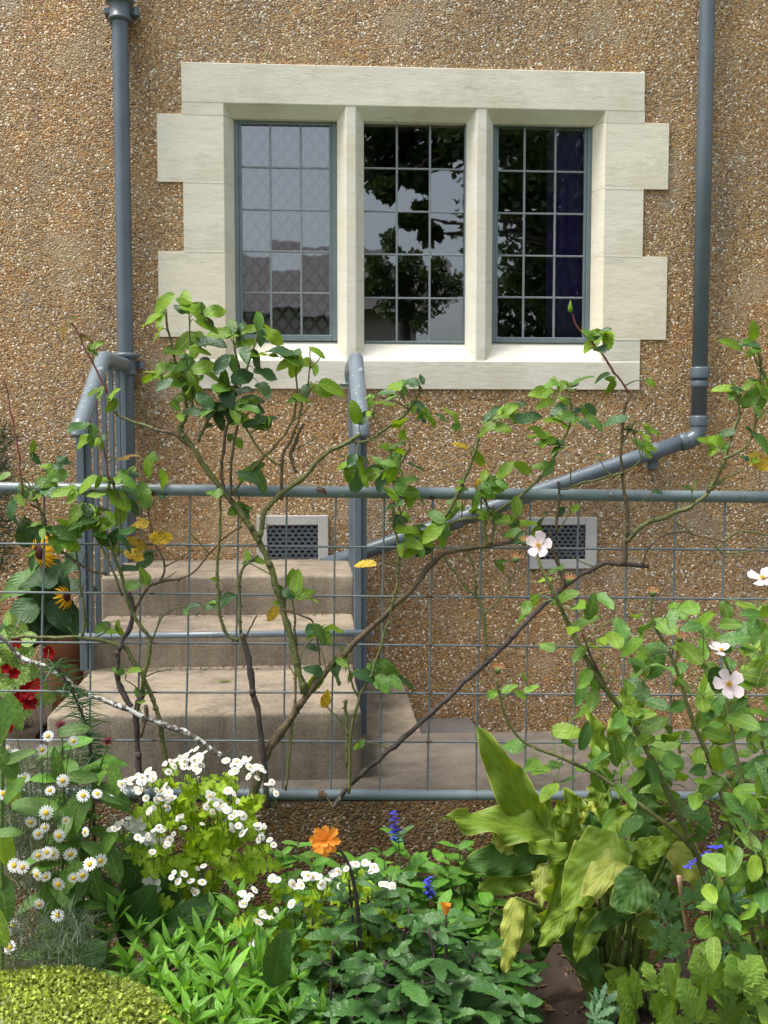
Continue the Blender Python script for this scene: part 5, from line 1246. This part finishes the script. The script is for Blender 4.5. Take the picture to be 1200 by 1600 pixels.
for pp in (((104, 990), (92, 930), (70, 880), (62, 862)), ((108, 990), (110, 960), (104, 938)), ((100, 990), (85, 960), (60, 925))):
    sp = smooth_path([PD(x, y, DP - .02 * i) for i, (x, y) in enumerate(pp)], 5); add('stem', tube(sp, [.007, .004], 7), M_STEMG, sf, True)
flower(sf, PD(61, 862, DP - .13), Vector((-.75, -.8, -.15)).normalized(), 54 * pxm(DP), ME_SUNF, ME_DISCS)
flower(sf, PD(104, 932, DP - .13), Vector((.85, -.35, .3)).normalized(), 36 * pxm(DP), ME_SUNF, ME_DISCS)
for x, y, a, s in ((35, 905, 200, 70), (85, 895, -40, 56), (50, 940, 220, 66), (75, 925, -80, 64), (60, 965, 240, 66), (90, 960, -60, 54), (110, 955, -30, 44), (118, 915, 10, 44), (40, 835, 100, 44), (115, 865, 60, 40), (75, 980, -100, 50), (95, 985, -70, 50), (30, 955, 200, 56), (120, 980, -60, 40), (110, 880, 40, 46), (65, 900, 180, 50)):
    p = PD(x, y, DP - U(.02, .16)); d = sdir(a, .35); leaf(sf, 'heart', pick((L_SUNF, 4), (L_BIG, 1)), p - d * s * pxm(DP) * .5, d, Vector((U(-.3, .3), -.7, .8)), s * pxm(DP) * 1.15)
na = thing('nasturtium', 'variegated nasturtium with round leaves and red flowers left of the pot', 'nasturtium', PD(20, 1130, 3.9)); 
st_ = []
k = 0
while k < 95:
    x, y = U(-40, 78), U(930, 1125)
    if not inpoly(x, y, [(-40, 930), (15, 935), (40, 985), (70, 1040), (78, 1075), (50, 1125), (-40, 1130)]): continue
    k += 1; c = PD(x, y, 3.9 + U(-.2, .2)); s = U(15, 28) * pxm(3.9); nm = Vector((U(-.5, .5), -U(.4, 1), U(.3, 1)))
    leaf(na, 'round', L_NAST, c, sdir(U(0, 360), .2), nm, s); st_.append(tube([c, c + Vector((U(-.02, .02), .05, -.08))], .0012, 4, False))
add('leaf_stalk', join(*st_), M_STEMG, na, False, kind='stuff')
ME_RP = mesh_of('red_petal', leaf_geo(lambda v: (.25 + .95 * v ** .7) * (max(1 - v ** 6, 0)) ** .5, .42, 5, 2, .15, -.15, 0, .2, 5), P_RED, True)
for x, y, s in ((28, 1003, 24), (77, 1020, 26), (45, 1080, 34), (58, 1073, 30), (22, 1052, 22), (46, 1098, 30), (10, 1045, 20), (24, 1095, 26), (35, 1088, 26), (12, 1135, 24), (20, 1128, 24)):
    c = PD(x, y, 3.68); nm = Vector((U(-.4, .4), -1, U(0, .6))).normalized(); x_ = nm.orthogonal().normalized(); y_ = nm.cross(x_)
    for a in range(5): dr = x_ * math.cos(a * 1.257) + y_ * math.sin(a * 1.257); inst('petal', ME_RP, frame(c, dr + nm * .25, nm, s * pxm(3.7) * .46), na)
sh = thing('grey_shrub', 'fine grey-green shrub against the wall at the left edge', 'shrub', Vector((PD(-10, 800, 4.7).x, -.3, .46)))
V, F, UVS = [], [], []
for i in range(1700):
    p = PD(-50 + U(0, 75) * rnd() ** .3, U(665, 900), 4.7 + U(-.12, .12)); thread(p, Vector((U(-.6, .9), U(-.6, .6), U(.1, 1))).normalized(), U(.04, .09), .0022)
add('foliage', (V, F, UVS), L_SHRUB, sh, False, kind='stuff')
b0 = Vector((PD(-30, 800, 4.7).x, -.3, .46)); add('trunk', tube([b0, b0 + Vector((.02, 0, .5)), b0 + Vector((0, 0, .95))], [.014, .006], 7), M_CANEB, sh, True)

# ------------------------------------------------------------------ leaf litter and bark chips on the soil
V, F = [], []
for i in range(2600):
    x, y = U(-1.6, 2.0), U(-2.75, -1.93); p = Vector((x, y, soilz(x, y) + .004)); d = jit(1); d.z *= .35; d.normalize(); s = d.cross(Vector((0, 0, 1)) + jit(.4)).normalized(); L = U(.006, .022); w_ = L * U(.25, .6); h = Vector((0, 0, U(.001, .004)))
    k = len(V); V.extend([p - d * L, p + s * w_, p + d * L, p - s * w_, p + h + d * L * .2]); F.extend([(k, k + 1, k + 4), (k + 1, k + 2, k + 4), (k + 2, k + 3, k + 4), (k + 3, k, k + 4)])
o = add('bark_chips', (V, F), M_CHIP); tag(o, 'brown bark chips and leaf litter scattered over the bed', 'mulch', kind='stuff')

# ------------------------------------------------------------------ across the garden, behind the camera: what the panes mirror
def tree(name, lab, base, trunk, clumps, nleaf, ls):
    t = thing(name, lab, 'tree', base); g = [tube(smooth_path([Vector(p) for p in trunk], 4), [.22, .08], 10)]
    V, F, UVS = [], [], []
    for c, rx, rz in clumps:
        t0 = min((Vector(p) for p in trunk), key=lambda p: (p - c).length); g.append(tube(smooth_path([t0, t0.lerp(c, .5) + Vector((0, 0, .15)), c], 3), [.06, .015], 6))
        for i in range(int(nleaf)):
            q = jit(1)
            while q.length > 1: q = jit(1)
            p = c + Vector((q.x * rx, q.y * rx, q.z * rz)); d = jit(1).normalized(); s = d.cross(jit(1)).normalized(); L = ls * U(.6, 1.3)
            k = len(V); V.extend([p, p + d * L * .5 + s * L * .3, p + d * L, p + d * L * .5 - s * L * .3]); F.append((k, k + 1, k + 2, k + 3)); UVS.extend([(.5, 0), (1, .5), (.5, 1), (0, .5)])
    add('trunk', join(*g), M_CANED, t, True); add('crown', (V, F, UVS), L_TREE, t, False, kind='stuff')
YT = -12.0
c_ = [(RP(x, y, YT + U(-.6, .6)), a, b) for x, y, a, b in ((590, 200, .55, .32), (640, 205, .5, .3), (690, 205, .55, .3), (730, 225, .5, .35), (600, 235, .4, .22), (650, 255, .4, .2), (590, 270, .3, .2), (700, 235, .4, .2), (655, 300, .28, .16), (660, 345, .25, .14), (610, 290, .3, .14), (560, 180, .6, .3), (690, 370, .22, .12), (640, 160, 1.0, .4), (780, 215, .7, .45), (830, 230, .7, .4), (880, 220, .7, .5), (850, 300, .7, .5), (910, 280, .6, .5), (800, 290, .35, .3), (880, 370, .6, .5), (840, 420, .6, .4), (920, 400, .6, .6), (800, 460, .5, .35), (860, 480, .6, .4), (910, 490, .6, .4), (770, 160, 1.0, .5), (900, 150, 1.2, .6))]
tb = RP(960, 500, YT); tb.z = -.09
tree('garden_tree', 'dark evergreen tree mirrored in the middle and right window panes', tb, [tb, tb + Vector((-.1, 0, 2.2)), tb + Vector((-.3, 0, 4.5)), tb + Vector((-.6, .1, 7))], c_ + [(RP(x, y, YT - 1.2), .75, .6) for x in (800, 850, 900, 950) for y in (200, 260, 320, 380, 440, 500, 560)], 420, .14)
c_ = [(RP(x, y, -15 + U(-.5, .5)), a, b) for x, y, a, b in ((620, 400, .25, .25), (612, 430, .3, .25), (650, 430, .35, .25), (690, 440, .4, .25), (640, 470, .4, .3), (685, 480, .45, .3), (610, 385, .18, .2), (660, 410, .2, .15))]
tb = RP(650, 640, -15); tb.z = -.09
tree('small_tree', 'small leafy tree mirrored low in the middle window pane', tb, [tb, tb + Vector((0, 0, 2.0)), tb + Vector((.1, 0, 4.0))], c_, 420, .10)
op = thing('opposite_house', 'grey roofed house mirrored low in the left window panes', 'house', (-1.5, -25, -.09))
z1 = RP(445, 470, -22).z; z2 = RP(445, 396, -25).z; xh0, xh1 = RP(365, 450, -22).x - 1.2, RP(700, 450, -22).x
add('wall', box(xh0 + .3, xh1 - .3, -28, -22.4, -.09, z1), mat_plain('far_render', (.42, .36, .34), .9, .15, 2), op)
rf = add('roof', prism([(-21.9, z1 - .1), (-28.5, z1 - .1), (-25.2, z2)], 'x', xh0, xh1, .02), mat_plain('far_slate', (.12, .105, .11), .85, .35, 7), op)

fl = bpy.data.objects.new('fallen_leaf', mesh_of('fallen_leaf', leaf_geo(pr_lance, .16, 8, 2, .1, .05), L_ROSEL, True)); COL.objects.link(fl)
fl.matrix_world = frame(PZ(338, 1064, T3 + .006), Vector((1, .1, 0)), Vector((0, 0, 1)), .055); tag(fl, 'small yellow-green leaf lying on the bottom step', 'leaf')

V, F = [], []
for i in range(260):                             # crumbs and dry petals swept into the corners of the treads
    k = random.choice((0, 1, 2)); z, y0, xa_, xb2 = ((T1, -.02, x1l, x1r), (T2, -.625, x2l, x2r), (T3, -.985, x3l, x3r))[k]
    p = Vector((U(xa_ + .06, xb2 - .04), y0 - .05 * rnd() ** 2 - .008, z + .003)); d = jit(1); d.z = 0; d.normalize(); q = Vector((-d.y, d.x, 0)); L = U(.003, .009); n0 = len(V)
    V.extend([p - d * L, p + q * L * .5, p + d * L, p - q * L * .5, p + Vector((0, 0, .0025))]); F.extend([(n0, n0 + 1, n0 + 4), (n0 + 1, n0 + 2, n0 + 4), (n0 + 2, n0 + 3, n0 + 4), (n0 + 3, n0, n0 + 4)])
o = add('leaf_litter', (V, F), M_CHIP); tag(o, 'dry brown crumbs swept into the back of the step treads', 'litter', kind='stuff')
